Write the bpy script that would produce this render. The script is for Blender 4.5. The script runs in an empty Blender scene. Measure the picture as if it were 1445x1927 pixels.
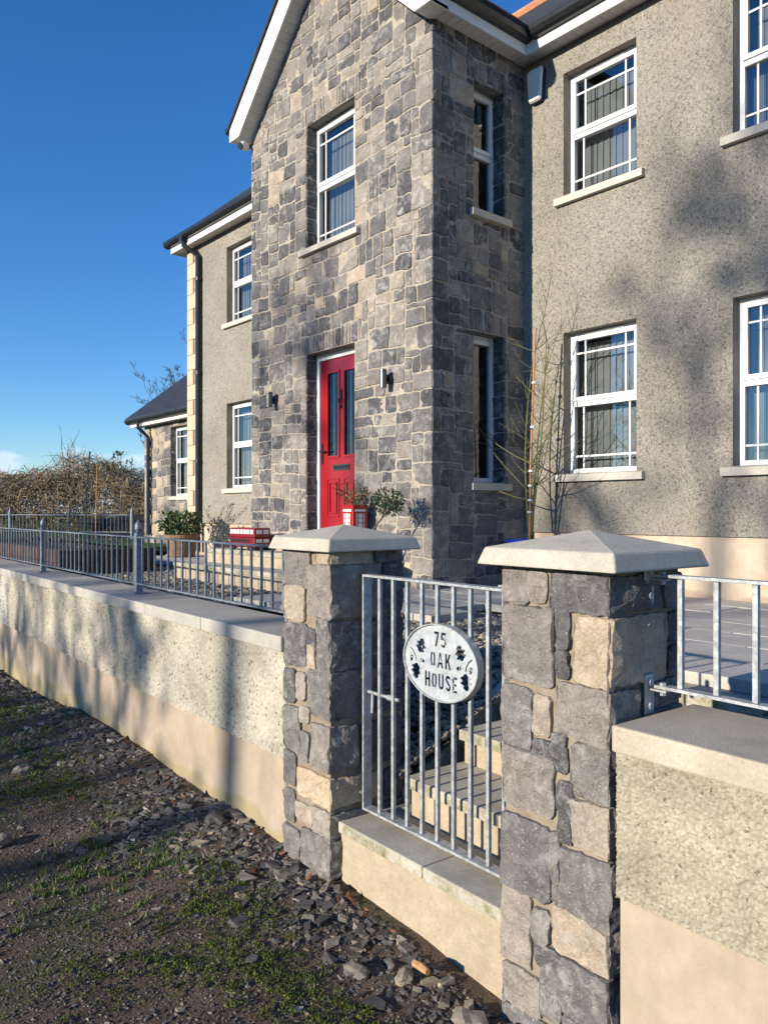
import bpy, bmesh, math, random
import numpy as np
from mathutils import Vector, Matrix

# ------------------------------------------------------------------ camera, sky, sun, exposure
sc = bpy.context.scene
COL = sc.collection
cam = bpy.data.objects.new('camera', bpy.data.cameras.new('camera'))
COL.objects.link(cam)
cam.location = (0, 0, 1.68)
cam.rotation_euler = (math.radians(90), 0, math.radians(49.68))
cam.data.sensor_fit = 'VERTICAL'
cam.data.sensor_height = 36.0
cam.data.lens = 36.0 * 1490 / 1927
cam.data.clip_start = 0.05
cam.data.clip_end = 2000
sc.camera = cam

SUN_EL, SUN_AZ = math.radians(15.5), math.radians(4.5)      # light travels towards +Y, slightly +X
w = bpy.data.worlds.new('World'); sc.world = w; w.use_nodes = True
nt = w.node_tree; nt.nodes.clear()
out = nt.nodes.new('ShaderNodeOutputWorld'); bg = nt.nodes.new('ShaderNodeBackground')
sky = nt.nodes.new('ShaderNodeTexSky'); sky.sky_type = 'NISHITA'; sky.sun_disc = False
sky.sun_elevation = SUN_EL; sky.sun_rotation = math.pi + SUN_AZ
sky.air_density = 1.0; sky.dust_density = 0.0; sky.ozone_density = 5.0; sky.altitude = 0
tc = nt.nodes.new('ShaderNodeTexCoord'); sp = nt.nodes.new('ShaderNodeSeparateXYZ')
nt.links.new(tc.outputs['Generated'], sp.inputs[0])
mp = nt.nodes.new('ShaderNodeMapping'); mp.inputs['Scale'].default_value = (5.5, 5.5, 16)
nt.links.new(tc.outputs['Generated'], mp.inputs[0])
nz = nt.nodes.new('ShaderNodeTexNoise'); nz.inputs['Scale'].default_value = 1.6; nz.inputs['Detail'].default_value = 7
nz.inputs['Roughness'].default_value = .55
nt.links.new(mp.outputs[0], nz.inputs['Vector'])
def wm(op, a, b, clamp=False):
    q = nt.nodes.new('ShaderNodeMath'); q.operation = op; q.use_clamp = clamp
    for k, x in enumerate((a, b)):
        if isinstance(x, (int, float)): q.inputs[k].default_value = x
        else: nt.links.new(x, q.inputs[k])
    return q.outputs[0]
top = wm('MULTIPLY', wm('SUBTRACT', nz.outputs['Fac'], .27), .29)      # ragged top of the low cloud bank, all round the horizon
mu2 = wm('MULTIPLY', wm('MULTIPLY', wm('SUBTRACT', top, sp.outputs['Z']), 42.0, True), .75)
mx = nt.nodes.new('ShaderNodeMixRGB'); mx.inputs[2].default_value = (3.9, 4.7, 5.9, 1)
hs = nt.nodes.new('ShaderNodeHueSaturation'); hs.inputs['Saturation'].default_value = 1.16; hs.inputs['Hue'].default_value = .507; hs.inputs['Value'].default_value = 1.0
nt.links.new(sky.outputs[0], hs.inputs['Color'])
nt.links.new(mu2, mx.inputs[0]); nt.links.new(hs.outputs[0], mx.inputs[1])
nt.links.new(mx.outputs[0], bg.inputs['Color']); bg.inputs['Strength'].default_value = 0.142
nt.links.new(bg.outputs[0], out.inputs['Surface'])

sun = bpy.data.objects.new('sun', bpy.data.lights.new('sun', 'SUN')); COL.objects.link(sun)
sd = Vector((math.sin(SUN_AZ) * math.cos(SUN_EL), math.cos(SUN_AZ) * math.cos(SUN_EL), -math.sin(SUN_EL)))
sun.rotation_euler = sd.to_track_quat('-Z', 'Y').to_euler()
sun.data.energy = 5.0; sun.data.angle = math.radians(.53); sun.data.color = (1.0, .90, .755)
sun.location = (-3, -20, 12)
vs = sc.view_settings
vs.view_transform = 'Standard'; vs.look = 'None'; vs.exposure = 0.48; vs.gamma = 1.0; vs.use_curve_mapping = False
sc.cycles.max_bounces = 8; sc.cycles.diffuse_bounces = 1; sc.cycles.glossy_bounces = 3; sc.cycles.transparent_max_bounces = 10

# ------------------------------------------------------------------ frames: W = house axes, G = garden wall axes (2.66 deg)
DR = math.radians(-2.6585); CG, SG = math.cos(DR), math.sin(DR)
def GW(x, y, z=0): return (x * CG - y * SG, x * SG + y * CG, z)
def WG(x, y): return (x * CG + y * SG, -x * SG + y * CG)

RNG = random.Random(75)

# ------------------------------------------------------------------ object helpers
WL = {}
def base_of(parent):
    while parent.parent: parent = parent.parent
    return WL.get(parent.name, Vector((0, 0, 0)))
def tag(o, label=None, cat=None, group=None, kind=None):
    if label: o['label'] = label
    if cat: o['category'] = cat
    if group: o['group'] = group
    if kind: o['kind'] = kind
    return o
def thing(name, label, cat, loc=(0, 0, 0), group=None, kind=None):
    o = bpy.data.objects.new(name, None); COL.objects.link(o); o.location = loc
    o.empty_display_size = .1
    WL[o.name] = Vector(loc)
    return tag(o, label, cat, group, kind)
def mk(name, V, F, mat, parent=None, smooth=False, tone=None):
    """one mesh object, V in world coordinates"""
    off = base_of(parent) if parent else Vector((0, 0, 0))
    me = bpy.data.meshes.new(name)
    V = [(v[0] - off.x, v[1] - off.y, v[2] - off.z) for v in V]
    me.from_pydata(V, [], F); me.update()
    if smooth: me.polygons.foreach_set('use_smooth', [True] * len(me.polygons))
    if tone is not None:
        a = me.attributes.new('tone', 'FLOAT', 'POINT')
        a.data.foreach_set('value', [tone] * len(V) if isinstance(tone, (int, float)) else tone)
    me.materials.append(mat)
    o = bpy.data.objects.new(name, me); COL.objects.link(o)
    if parent: o.parent = parent
    else: WL[o.name] = Vector((0, 0, 0))
    return o
def mk_np(name, V, F, mat, parent=None, tone=None, smooth=False):
    off = base_of(parent) if parent else Vector((0, 0, 0))
    V = np.asarray(V, dtype=np.float32) - np.array(off, dtype=np.float32); F = np.asarray(F, dtype=np.int32)
    k = F.shape[1]
    me = bpy.data.meshes.new(name)
    me.vertices.add(len(V)); me.vertices.foreach_set('co', V.ravel())
    me.loops.add(F.size); me.loops.foreach_set('vertex_index', F.ravel())
    me.polygons.add(len(F)); me.polygons.foreach_set('loop_start', np.arange(0, F.size, k, dtype=np.int32))
    me.update(calc_edges=True); me.validate()
    me.polygons.foreach_set('use_smooth', [bool(smooth)] * len(me.polygons))
    if tone is not None:
        a = me.attributes.new('tone', 'FLOAT', 'POINT'); a.data.foreach_set('value', np.asarray(tone, dtype=np.float32))
    me.materials.append(mat)
    o = bpy.data.objects.new(name, me); COL.objects.link(o)
    if parent: o.parent = parent
    return o
def place(src, name, at, parent, rotz=0, scale=None):
    """copy of a part sharing its mesh, put at world position `at`"""
    o = bpy.data.objects.new(name, src.data if isinstance(src, bpy.types.Object) else src); COL.objects.link(o)
    off = base_of(parent); o.parent = parent
    o.location = Vector(at) - off; o.rotation_euler = (0, 0, rotz)
    if scale: o.scale = scale
    return o
class MB:
    def __init__(s, frame=None): s.v, s.f, s.fr = [], [], frame
    def add(s, V, F):
        n = len(s.v); s.v += [tuple(v) for v in V]; s.f += [tuple(i + n for i in q) for q in F]; return s
    def box(s, x0, x1, y0, y1, z0, z1):
        V = [(x, y, z) for z in (z0, z1) for y in (y0, y1) for x in (x0, x1)]
        return s.add(V, [(0, 2, 3, 1), (4, 5, 7, 6), (0, 1, 5, 4), (2, 6, 7, 3), (0, 4, 6, 2), (1, 3, 7, 5)])
    def bbox(s, x0, x1, y0, y1, z0, z1, b=.004):
        bm = bmesh.new()
        r = bmesh.ops.create_cube(bm, size=1)
        for v in bm.verts:
            v.co = Vector(((x0 + x1) / 2 + v.co.x * (x1 - x0), (y0 + y1) / 2 + v.co.y * (y1 - y0), (z0 + z1) / 2 + v.co.z * (z1 - z0)))
        bmesh.ops.bevel(bm, geom=list(bm.edges), offset=b, segments=2, affect='EDGES', profile=.5)
        bm.verts.ensure_lookup_table()
        s.add([v.co[:] for v in bm.verts], [[v.index for v in f.verts] for f in bm.faces]); bm.free(); return s
    def tube(s, P, R, n=6, cap=True):
        P = [Vector(p) for p in P]
        if not isinstance(R, (list, tuple)): R = [R] * len(P)
        V, F = [], []
        t = (P[1] - P[0]).normalized()
        a = t.orthogonal().normalized()
        for i, p in enumerate(P):
            t = (P[min(i + 1, len(P) - 1)] - P[max(i - 1, 0)])
            t = t.normalized() if t.length > 1e-9 else Vector((0, 0, 1))
            a = (a - t * a.dot(t)); a = a.normalized() if a.length > 1e-6 else t.orthogonal().normalized()
            b = t.cross(a)
            for k in range(n):
                th = 2 * math.pi * k / n
                V.append(p + (a * math.cos(th) + b * math.sin(th)) * R[i])
        for i in range(len(P) - 1):
            for k in range(n):
                k2 = (k + 1) % n
                F.append((i * n + k, i * n + k2, (i + 1) * n + k2, (i + 1) * n + k))
        if cap:
            F.append(tuple(range(n - 1, -1, -1))); m = (len(P) - 1) * n; F.append(tuple(m + k for k in range(n)))
        return s.add(V, F)
    def lathe(s, prof, c=(0, 0, 0), n=16, axis='Z', caps=True):
        V, F = [], []
        for r, h in prof:
            for k in range(n):
                th = 2 * math.pi * k / n
                p = (r * math.cos(th), r * math.sin(th), h)
                if axis == 'Y': p = (p[0], p[2], p[1])
                if axis == 'X': p = (p[2], p[0], p[1])
                V.append((c[0] + p[0], c[1] + p[1], c[2] + p[2]))
        for i in range(len(prof) - 1):
            for k in range(n):
                k2 = (k + 1) % n
                F.append((i * n + k, i * n + k2, (i + 1) * n + k2, (i + 1) * n + k))
        if caps:
            F.append(tuple(range(n - 1, -1, -1))); m = (len(prof) - 1) * n; F.append(tuple(m + k for k in range(n)))
        return s.add(V, F)
    def prism(s, poly, fn, d0, d1):
        """poly 2-D, fn(u, v, d) -> 3-D"""
        n = len(poly)
        V = [fn(u, v, d0) for u, v in poly] + [fn(u, v, d1) for u, v in poly]
        F = [tuple(range(n - 1, -1, -1)), tuple(range(n, 2 * n))] + [(i, (i + 1) % n, n + (i + 1) % n, n + i) for i in range(n)]
        return s.add(V, F)
    def build(s, name, mat, parent=None, smooth=False, tone=None):
        V = [GW(*v) for v in s.v] if s.fr == 'G' else s.v
        return mk(name, V, s.f, mat, parent, smooth, tone)
def fixn(o):
    bm = bmesh.new(); bm.from_mesh(o.data); bmesh.ops.recalc_face_normals(bm, faces=bm.faces); bm.to_mesh(o.data); bm.free(); return o

# ------------------------------------------------------------------ materials
class N:
    def __init__(s, name):
        s.m = bpy.data.materials.new(name); s.m.use_nodes = True; s.t = s.m.node_tree; s.t.nodes.clear()
        s.out = s.n('ShaderNodeOutputMaterial'); s.b = s.n('ShaderNodeBsdfPrincipled')
        s.l(s.b.outputs[0], s.out.inputs['Surface'])
        s.pos = s.n('ShaderNodeNewGeometry').outputs['Position']
    def n(s, t): return s.t.nodes.new(t)
    def l(s, a, b): s.t.links.new(a, b)
    def noise(s, scale, detail=5, rough=.55, vec=None, dist=0):
        n = s.n('ShaderNodeTexNoise'); n.inputs['Scale'].default_value = scale; n.inputs['Detail'].default_value = detail
        n.inputs['Roughness'].default_value = rough; n.inputs['Distortion'].default_value = dist
        s.l(vec or s.pos, n.inputs['Vector']); return n.outputs['Fac']
    def voro(s, scale, feat='F1', out='Distance', vec=None, rand=1):
        n = s.n('ShaderNodeTexVoronoi'); n.feature = feat; n.inputs['Scale'].default_value = scale; n.inputs['Randomness'].default_value = rand
        s.l(vec or s.pos, n.inputs['Vector']); return n.outputs[out]
    def ramp(s, fac, stops, interp='LINEAR'):
        r = s.n('ShaderNodeValToRGB'); cr = r.color_ramp; cr.interpolation = interp
        while len(cr.elements) < len(stops): cr.elements.new(.5)
        for e, (p, c) in zip(cr.elements, stops):
            e.position = p; e.color = (*c, 1) if isinstance(c, (tuple, list)) else (c, c, c, 1)
        s.l(fac, r.inputs[0]); return r.outputs[0]
    def mix(s, fac, a, b, mode='MIX'):
        m = s.n('ShaderNodeMixRGB'); m.blend_type = mode
        for i, x in zip(range(3), (fac, a, b)):
            if isinstance(x, (int, float)): m.inputs[i].default_value = x if i == 0 else (x, x, x, 1)
            elif isinstance(x, (tuple, list)): m.inputs[i].default_value = (*x, 1)
            else: s.l(x, m.inputs[i])
        return m.outputs[0]
    def math(s, op, a, b=0.0, c=None, clamp=False):
        m = s.n('ShaderNodeMath'); m.operation = op; m.use_clamp = clamp
        for i, x in enumerate((a, b, c)):
            if x is None: continue
            if isinstance(x, (int, float)): m.inputs[i].default_value = x
            else: s.l(x, m.inputs[i])
        return m.outputs[0]
    def attr(s, name):
        a = s.n('ShaderNodeAttribute'); a.attribute_name = name; return a.outputs['Fac']
    def sep(s):
        a = s.n('ShaderNodeSeparateXYZ'); s.l(s.pos, a.inputs[0]); return a.outputs
    def vec(s, scale):
        m = s.n('ShaderNodeMapping'); m.inputs['Scale'].default_value = scale; s.l(s.pos, m.inputs[0]); return m.outputs[0]
    def bump(s, h, dist=.01, strength=1.0, prev=None):
        b = s.n('ShaderNodeBump'); b.inputs['Distance'].default_value = dist; b.inputs['Strength'].default_value = strength
        s.l(h, b.inputs['Height'])
        if prev: s.l(prev, b.inputs['Normal'])
        return b.outputs[0]
    def fin(s, col, rough=.8, nrm=None, metal=0, spec=.3):
        b = s.b
        if isinstance(col, (tuple, list)): b.inputs['Base Color'].default_value = (*col, 1)
        else: s.l(col, b.inputs['Base Color'])
        if isinstance(rough, (int, float)): b.inputs['Roughness'].default_value = rough
        else: s.l(rough, b.inputs['Roughness'])
        b.inputs['Metallic'].default_value = metal; b.inputs['Specular IOR Level'].default_value = spec
        if nrm: s.l(nrm, b.inputs['Normal'])
        return s.m
def simple(name, c1, c2, scale=10, rough=.7, bump=0, bscale=80, metal=0, spec=.3, detail=5):
    n = N(name); f = n.noise(scale, detail)
    col = n.ramp(f, [(.35, c1), (.65, c2)])
    nr = n.bump(n.noise(bscale, 4), bump) if bump else None
    return n.fin(col, rough, nr, metal, spec)

def m_stone(name, bscale=1.0, gain=1.0, warm=0.0, speck=.70, relief=1.0):
    n = N(name); t = n.attr('tone')
    base = n.ramp(t, [(0, (.050, .054, .064)), (.30, (.098, .101, .110)), (.52, (.165, .162, .162)), (.70, (.240, .222, .205)), (.82, (.34, .295, .24)), (.92, (.44, .36, .25)), (1, (.50, .43, .33))])
    base = n.mix(1, base, (gain * (1 + warm), gain, gain * (1 - warm)), 'MULTIPLY')
    big = n.noise(7 * bscale, 4, .6)
    base = n.mix(1, base, n.ramp(big, [(.25, .72), (.75, 1.25)]), 'MULTIPLY')
    fine = n.noise(60 * bscale, 5, .65)
    base = n.mix(1, base, n.ramp(fine, [(.3, .75), (.7, 1.2)]), 'MULTIPLY')
    sm = n.ramp(n.noise(11 * bscale, 6, .74, dist=.6), [(.48, 0), (.66, 1)])
    sm = n.math('MULTIPLY', sm, n.ramp(n.noise(2.3, 3), [(.40, .18), (.62, .75)]))
    base = n.mix(sm, base, (.50, .475, .43))
    sp_ = n.ramp(n.noise(95 * bscale, 3, .5), [(speck, 0), (speck + .07, .75)])
    base = n.mix(sp_, base, (.58, .56, .52))
    b = n.bump(n.noise(11 * bscale, 6, .66, dist=.5 * (relief > 1)), .028 * relief / bscale, .9)
    b = n.bump(n.noise(70 * bscale, 5, .7), .006 * relief / bscale, .8, b)
    return n.fin(base, .82, b, spec=.3)
def m_render(name, c_lo, c_mid, c_hi, vs=70, pit=.25, dist=.012, weather=.8, warm=(.42, .36, .27)):
    n = N(name)
    wob = n.n('ShaderNodeVectorMath'); wob.operation = 'ADD'
    nv = n.n('ShaderNodeTexNoise'); nv.inputs['Scale'].default_value = vs * .7; nv.inputs['Detail'].default_value = 2; n.l(n.pos, nv.inputs['Vector'])
    sc2 = n.n('ShaderNodeVectorMath'); sc2.operation = 'SCALE'; sc2.inputs['Scale'].default_value = 1.1 / vs; n.l(nv.outputs['Color'], sc2.inputs[0])
    n.l(n.pos, wob.inputs[0]); n.l(sc2.outputs[0], wob.inputs[1]); vec = wob.outputs[0]
    cell = n.voro(vs, 'F1', 'Color', vec); bw = n.n('ShaderNodeRGBToBW'); n.l(cell, bw.inputs[0])
    col = n.ramp(bw.outputs[0], [(.15, c_lo), (.45, c_mid), (.8, c_hi)])
    d = n.voro(vs, 'F1', 'Distance', vec)
    fine = n.noise(vs * 1.1, 4, .7)
    pn = n.noise(vs * .42, 3, .65)
    pits = n.ramp(pn, [(.33, 1), (.41, 0)])
    col = n.mix(n.math('MULTIPLY', pits, pit * 2.4, clamp=True), col, tuple(x * .28 for x in c_lo))
    col = n.mix(1, col, n.ramp(n.noise(1.1, 5, .6), [(.3, weather), (.7, 1.08)]), 'MULTIPLY')
    col = n.mix(n.ramp(n.noise(.7, 3, .55), [(.48, 0), (.72, .45)]), col, warm)
    h = n.math('SUBTRACT', n.math('MULTIPLY', n.math('SUBTRACT', 1.0, d), .6), n.math('MULTIPLY', pits, .7))
    h = n.math('ADD', h, n.math('MULTIPLY', fine, 1.3))
    nr = n.bump(h, dist, 1.0)
    return n.fin(col, .92, nr, spec=.2)
def m_plinth(name, c1, c2, stain_z=None, stain=(.30, .25, .14)):
    n = N(name)
    col = n.ramp(n.noise(1.6, 5, .55), [(.3, c1), (.7, c2)])
    col = n.mix(1, col, n.ramp(n.noise(9, 6, .65), [(.3, .86), (.7, 1.08)]), 'MULTIPLY')
    col = n.mix(n.ramp(n.noise(2.6, 5, .6), [(.50, 0), (.70, .55)]), col, (c1[0] * .86, c1[1] * .80, c1[2] * .66))
    col = n.mix(n.ramp(n.noise(150, 2), [(.68, 0), (.74, .5)]), col, (.25, .2, .15))
    if stain_z is not None:
        z = n.sep()[2]
        edge = n.math('ADD', stain_z - .17, n.math('MULTIPLY', n.noise(2.2, 3, .45), .34))
        f = n.math('MULTIPLY', n.math('SUBTRACT', edge, z), 30.0, clamp=True)
        f = n.math('MULTIPLY', f, .75)
        col = n.mix(f, col, stain)
        streak = n.ramp(n.noise(1, 5, .6, n.vec((3.2, 3.2, .7))), [(.50, 0), (.72, .55)])
        col = n.mix(streak, col, tuple(a * .62 for a in c1))
    nr = n.bump(n.noise(120, 5, .6), .003, .7); nr = n.bump(n.noise(3, 3), .02, .5, nr)
    return n.fin(col, .9, nr, spec=.2)
def m_concrete(name, c1, c2, moss=0, stain=.3, scale=6):
    n = N(name)
    col = n.ramp(n.noise(scale, 7, .62), [(.3, c1), (.7, c2)])
    col = n.mix(1, col, n.ramp(n.noise(90, 5, .6), [(.3, .86), (.7, 1.1)]), 'MULTIPLY')
    col = n.mix(n.ramp(n.noise(2.7, 6, .65), [(.52, 0), (.72, stain)]), col, tuple(a * .5 for a in c1))
    col = n.mix(n.ramp(n.noise(140, 2), [(.68, 0), (.74, .55)]), col, tuple(a * .35 for a in c1))
    if moss:
        z = n.sep()[2]
        g = n.n('ShaderNodeNewGeometry'); s3 = n.n('ShaderNodeSeparateXYZ'); n.l(g.outputs['Normal'], s3.inputs[0])
        side = n.math('SUBTRACT', 1.0, n.math('ABSOLUTE', s3.outputs[2]), clamp=True)
        f = n.math('MULTIPLY', n.ramp(n.noise(14, 6, .7), [(.42, 0), (.66, .8)]), n.math('MULTIPLY_ADD', side, moss, .04 * moss))
        col = n.mix(f, col, n.ramp(n.noise(60, 3), [(.3, (.11, .115, .035)), (.7, (.22, .205, .075))]))
    nr = n.bump(n.noise(160, 5, .65), .003, .8)
    return n.fin(col, .9, nr, spec=.2)
def m_galv(name, c1, c2):
    n = N(name)
    sp1 = n.voro(55, 'F1', 'Color'); bw = n.n('ShaderNodeRGBToBW'); n.l(sp1, bw.inputs[0])
    col = n.ramp(bw.outputs[0], [(.2, c1), (.8, c2)])
    col = n.mix(n.ramp(n.noise(12, 6, .65), [(.45, 0), (.75, .6)]), col, tuple(a * .62 for a in c1))
    nr = n.bump(n.noise(180, 4), .0012, .6)
    return n.fin(col, n.ramp(n.noise(30, 4), [(.3, .38), (.7, .62)]), nr, metal=.35, spec=.5)
def m_tone(name, stops, rough=.8, bs=120, bd=.003, spec=.3, var=40):
    n = N(name); col = n.ramp(n.attr('tone'), stops)
    col = n.mix(1, col, n.ramp(n.noise(var, 4), [(.3, .75), (.7, 1.25)]), 'MULTIPLY')
    return n.fin(col, rough, n.bump(n.noise(bs, 4, .65), bd), spec=spec)
def m_glass(name='window glass', tint=(.58, .62, .64), ior=2.35, wav=.0):
    n = N(name); n.t.nodes.remove(n.b)
    tr = n.n('ShaderNodeBsdfTransparent'); tr.inputs[0].default_value = (*tint, 1)
    gl = n.n('ShaderNodeBsdfGlossy'); gl.inputs['Roughness'].default_value = .01; gl.inputs[0].default_value = (.95, .97, 1, 1)
    fr = n.n('ShaderNodeFresnel'); fr.inputs[0].default_value = ior
    if wav:
        nr = n.bump(n.noise(18, 3), wav); n.l(nr, gl.inputs['Normal'])
    mxs = n.n('ShaderNodeMixShader'); n.l(fr.outputs[0], mxs.inputs[0]); n.l(tr.outputs[0], mxs.inputs[1]); n.l(gl.outputs[0], mxs.inputs[2])
    n.l(mxs.outputs[0], n.out.inputs['Surface']); return n.m

STONE = m_stone('blue grey rubble stone', 1.0, 1.06, .065)
STONE_NEAR = m_stone('split face pillar stone', 1.6, 1.32, .09, .64, 1.9)
MORTAR_P = simple('brown pillar mortar', (.23, .185, .135), (.33, .275, .205), 14, .95, .005, 190, spec=.15, detail=6)
MORTAR = simple('sandy lime mortar', (.33, .288, .23), (.45, .395, .315), 14, .95, .006, 160, spec=.15, detail=7)
RENDER = m_render('grey buff pebble dash', (.245, .22, .182), (.325, .295, .248), (.41, .377, .32), 90, .13, .009, .78, (.345, .297, .232))
RENDER_L = m_render('cream pebble dash', (.36, .33, .26), (.62, .575, .475), (.74, .70, .60), 95, .42, .006, .86, (.62, .56, .44))
RENDER_R = m_render('cream roughcast', (.36, .32, .24), (.60, .545, .43), (.72, .67, .55), 135, .16, .007, .9, (.60, .53, .40))
PLINTH_H = m_plinth('peach smooth render', (.52, .41, .30), (.64, .51, .385), .96, (.34, .26, .18))
PLINTH_G = m_plinth('sand smooth render', (.385, .308, .228), (.46, .375, .285), .10, (.33, .27, .14))
PLINTH_S = m_concrete('sandy step riser', (.40, .32, .225), (.50, .41, .30), .30, .45, 5)
REVEAL = simple('brown smooth reveal render', (.22, .19, .155), (.29, .25, .205), 5, .9, .002, 150)
LINTEL = simple('grey lintel concrete', (.16, .16, .15), (.24, .235, .22), 7, .9, .003, 120)
SILL = m_concrete('cream sill concrete', (.50, .46, .385), (.60, .555, .47), 0, .2)
CAPM = m_concrete('pale cast concrete cap', (.42, .385, .315), (.52, .48, .395), 0, .25, 9)
COPE = m_concrete('grey cast coping', (.38, .36, .32), (.48, .455, .40), .15, .35, 4)
COPE_R = m_concrete('buff cast coping', (.40, .345, .26), (.51, .455, .36), .05, .6, 4)
SLAB = m_concrete('grey paving slab', (.43, .395, .345), (.57, .53, .465), .25, .35, 5)
STEPM = m_concrete('weathered step slab', (.38, .345, .28), (.52, .48, .395), 1.2, .45, 6)
QUOIN = m_concrete('peach sandstone quoin', (.56, .40, .27), (.66, .49, .345), 0, .15, 5)
GALV = m_galv('galvanised steel', (.32, .338, .345), (.48, .502, .508))
GALV_F = m_galv('blue grey galvanised railing', (.165, .195, .225), (.26, .295, .325))
PLATE = m_galv('brushed galvanised plate', (.43, .465, .475), (.54, .57, .575))
PVC = simple('white upvc', (.74, .74, .72), (.82, .82, .80), 3, .35, 0, spec=.4)
SOFFIT = simple('white soffit board', (.66, .65, .62), (.74, .73, .70), 4, .5)
BLACK = simple('black pvc gutter', (.012, .013, .016), (.020, .021, .024), 5, .3, spec=.5)
SLATE = simple('dark slate', (.022, .024, .030), (.045, .048, .056), 9, .6, .004, 60)
RIDGE = simple('terracotta ridge tile', (.42, .17, .09), (.52, .24, .13), 9, .8)
REDDOOR = simple('red door paint', (.27, .010, .016), (.33, .014, .020), 3, .26, .0006, 160, spec=.5)
RED = simple('red enamel', (.36, .010, .012), (.43, .016, .015), 4, .35, spec=.5)
DKRED = simple('dark red enamel', (.19, .006, .013), (.24, .010, .017), 4, .35, spec=.5)
WHITE = simple('white paint', (.72, .72, .70), (.80, .80, .78), 5, .5)
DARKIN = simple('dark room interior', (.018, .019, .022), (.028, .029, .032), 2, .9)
BLIND = simple('grey vertical blind', (.40, .40, .39), (.48, .48, .465), 3, .85)
GLASS = m_glass()
GLASS_D = m_glass('leaded door glass', (.35, .38, .40), 2.2, .0015)
STEEL = simple('brushed steel', (.13, .12, .10), (.20, .185, .155), 60, .32, metal=.9)
DARKM = simple('black metal', (.015, .015, .017), (.025, .025, .028), 9, .4, metal=.3, spec=.5)
BLUEPOT = simple('cobalt glazed ceramic', (.010, .022, .24), (.016, .04, .36), 6, .12, spec=.6)
TERRA = simple('weathered terracotta', (.17, .105, .065), (.25, .16, .10), 8, .85)
TIMBER = simple('reddish timber sleeper', (.07, .034, .024), (.13, .062, .042), 6, .8, .004, 40)
BLKTIMB = simple('black stained timber', (.012, .012, .014), (.02, .02, .024), 6, .8, .003, 40)
SOILP = simple('potting soil', (.03, .022, .016), (.06, .045, .03), 40, .95, .006, 90)
BARK = simple('grey brown bark', (.09, .07, .055), (.16, .13, .10), 14, .9, .006, 60)
TWIG = simple('olive green stem', (.10, .105, .045), (.17, .15, .07), 20, .7)
CANE = simple('bamboo cane', (.36, .19, .085), (.48, .27, .13), 25, .6)
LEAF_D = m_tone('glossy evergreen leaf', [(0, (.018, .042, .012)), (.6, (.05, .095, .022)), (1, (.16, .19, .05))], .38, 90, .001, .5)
LEAF_S = m_tone('sparse shrub leaf', [(0, (.07, .075, .03)), (.6, (.14, .13, .055)), (1, (.26, .22, .11))], .6)
FLOWER = simple('pink flower', (.50, .06, .10), (.62, .20, .20), 60, .7)
BRAMBLE = m_tone('dead bramble cane', [(0, (.15, .105, .06)), (.5, (.32, .23, .135)), (1, (.50, .38, .235))], .85)
PEBBLE = m_tone('mixed gravel pebble', [(0, (.09, .085, .08)), (.45, (.22, .195, .155)), (.75, (.36, .30, .215)), (1, (.52, .45, .35))], .75)
RUBBLE = m_tone('loose dark stone', [(0, (.052, .049, .047)), (.35, (.110, .103, .095)), (.62, (.20, .178, .148)), (.86, (.31, .245, .17)), (1, (.50, .46, .40))], .85, 150, .004)
GRASSM = m_tone('verge grass', [(0, (.025, .055, .010)), (.6, (.075, .145, .022)), (.8, (.14, .20, .04)), (1, (.30, .25, .12))], .55)
MOSSM = m_tone('bright moss', [(0, (.028, .045, .007)), (.6, (.080, .115, .014)), (1, (.165, .19, .035))], .8)
LITTER = m_tone('dead leaf litter', [(0, (.07, .028, .016)), (.5, (.19, .075, .035)), (1, (.36, .18, .085))], .7)
def m_ground():
    n = N('verge soil')
    soil = n.ramp(n.noise(5, 8, .65), [(.3, (.080, .056, .039)), (.7, (.19, .135, .092))])
    grit = n.voro(95, 'F1', 'Color'); bw = n.n('ShaderNodeRGBToBW'); n.l(grit, bw.inputs[0])
    soil = n.mix(n.ramp(bw.outputs[0], [(.55, 0), (.8, .6)]), soil, (.17, .14, .115))
    green = n.ramp(n.noise(1.5, 6, .6), [(.50, 0), (.62, .8)])
    green = n.math('MULTIPLY', green, n.ramp(n.noise(38, 4, .6), [(.35, 0), (.6, 1)]))
    col = n.mix(green, soil, (.045, .075, .012))
    sp2 = n.math('GREATER_THAN', n.math('ABSOLUTE', n.sep()[0]), 14.0)
    col = n.mix(sp2, col, n.ramp(n.noise(.8, 6), [(.3, (.05, .08, .02)), (.7, (.10, .12, .04))]))
    b = n.bump(n.noise(45, 7, .7), .02, .9); b = n.bump(n.voro(95), .008, .7, b)
    return n.fin(col, .95, b, spec=.15)
GROUND = m_ground()
LAWN = simple('garden lawn', (.04, .085, .015), (.075, .13, .025), 12, .9, .02, 50)

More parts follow.
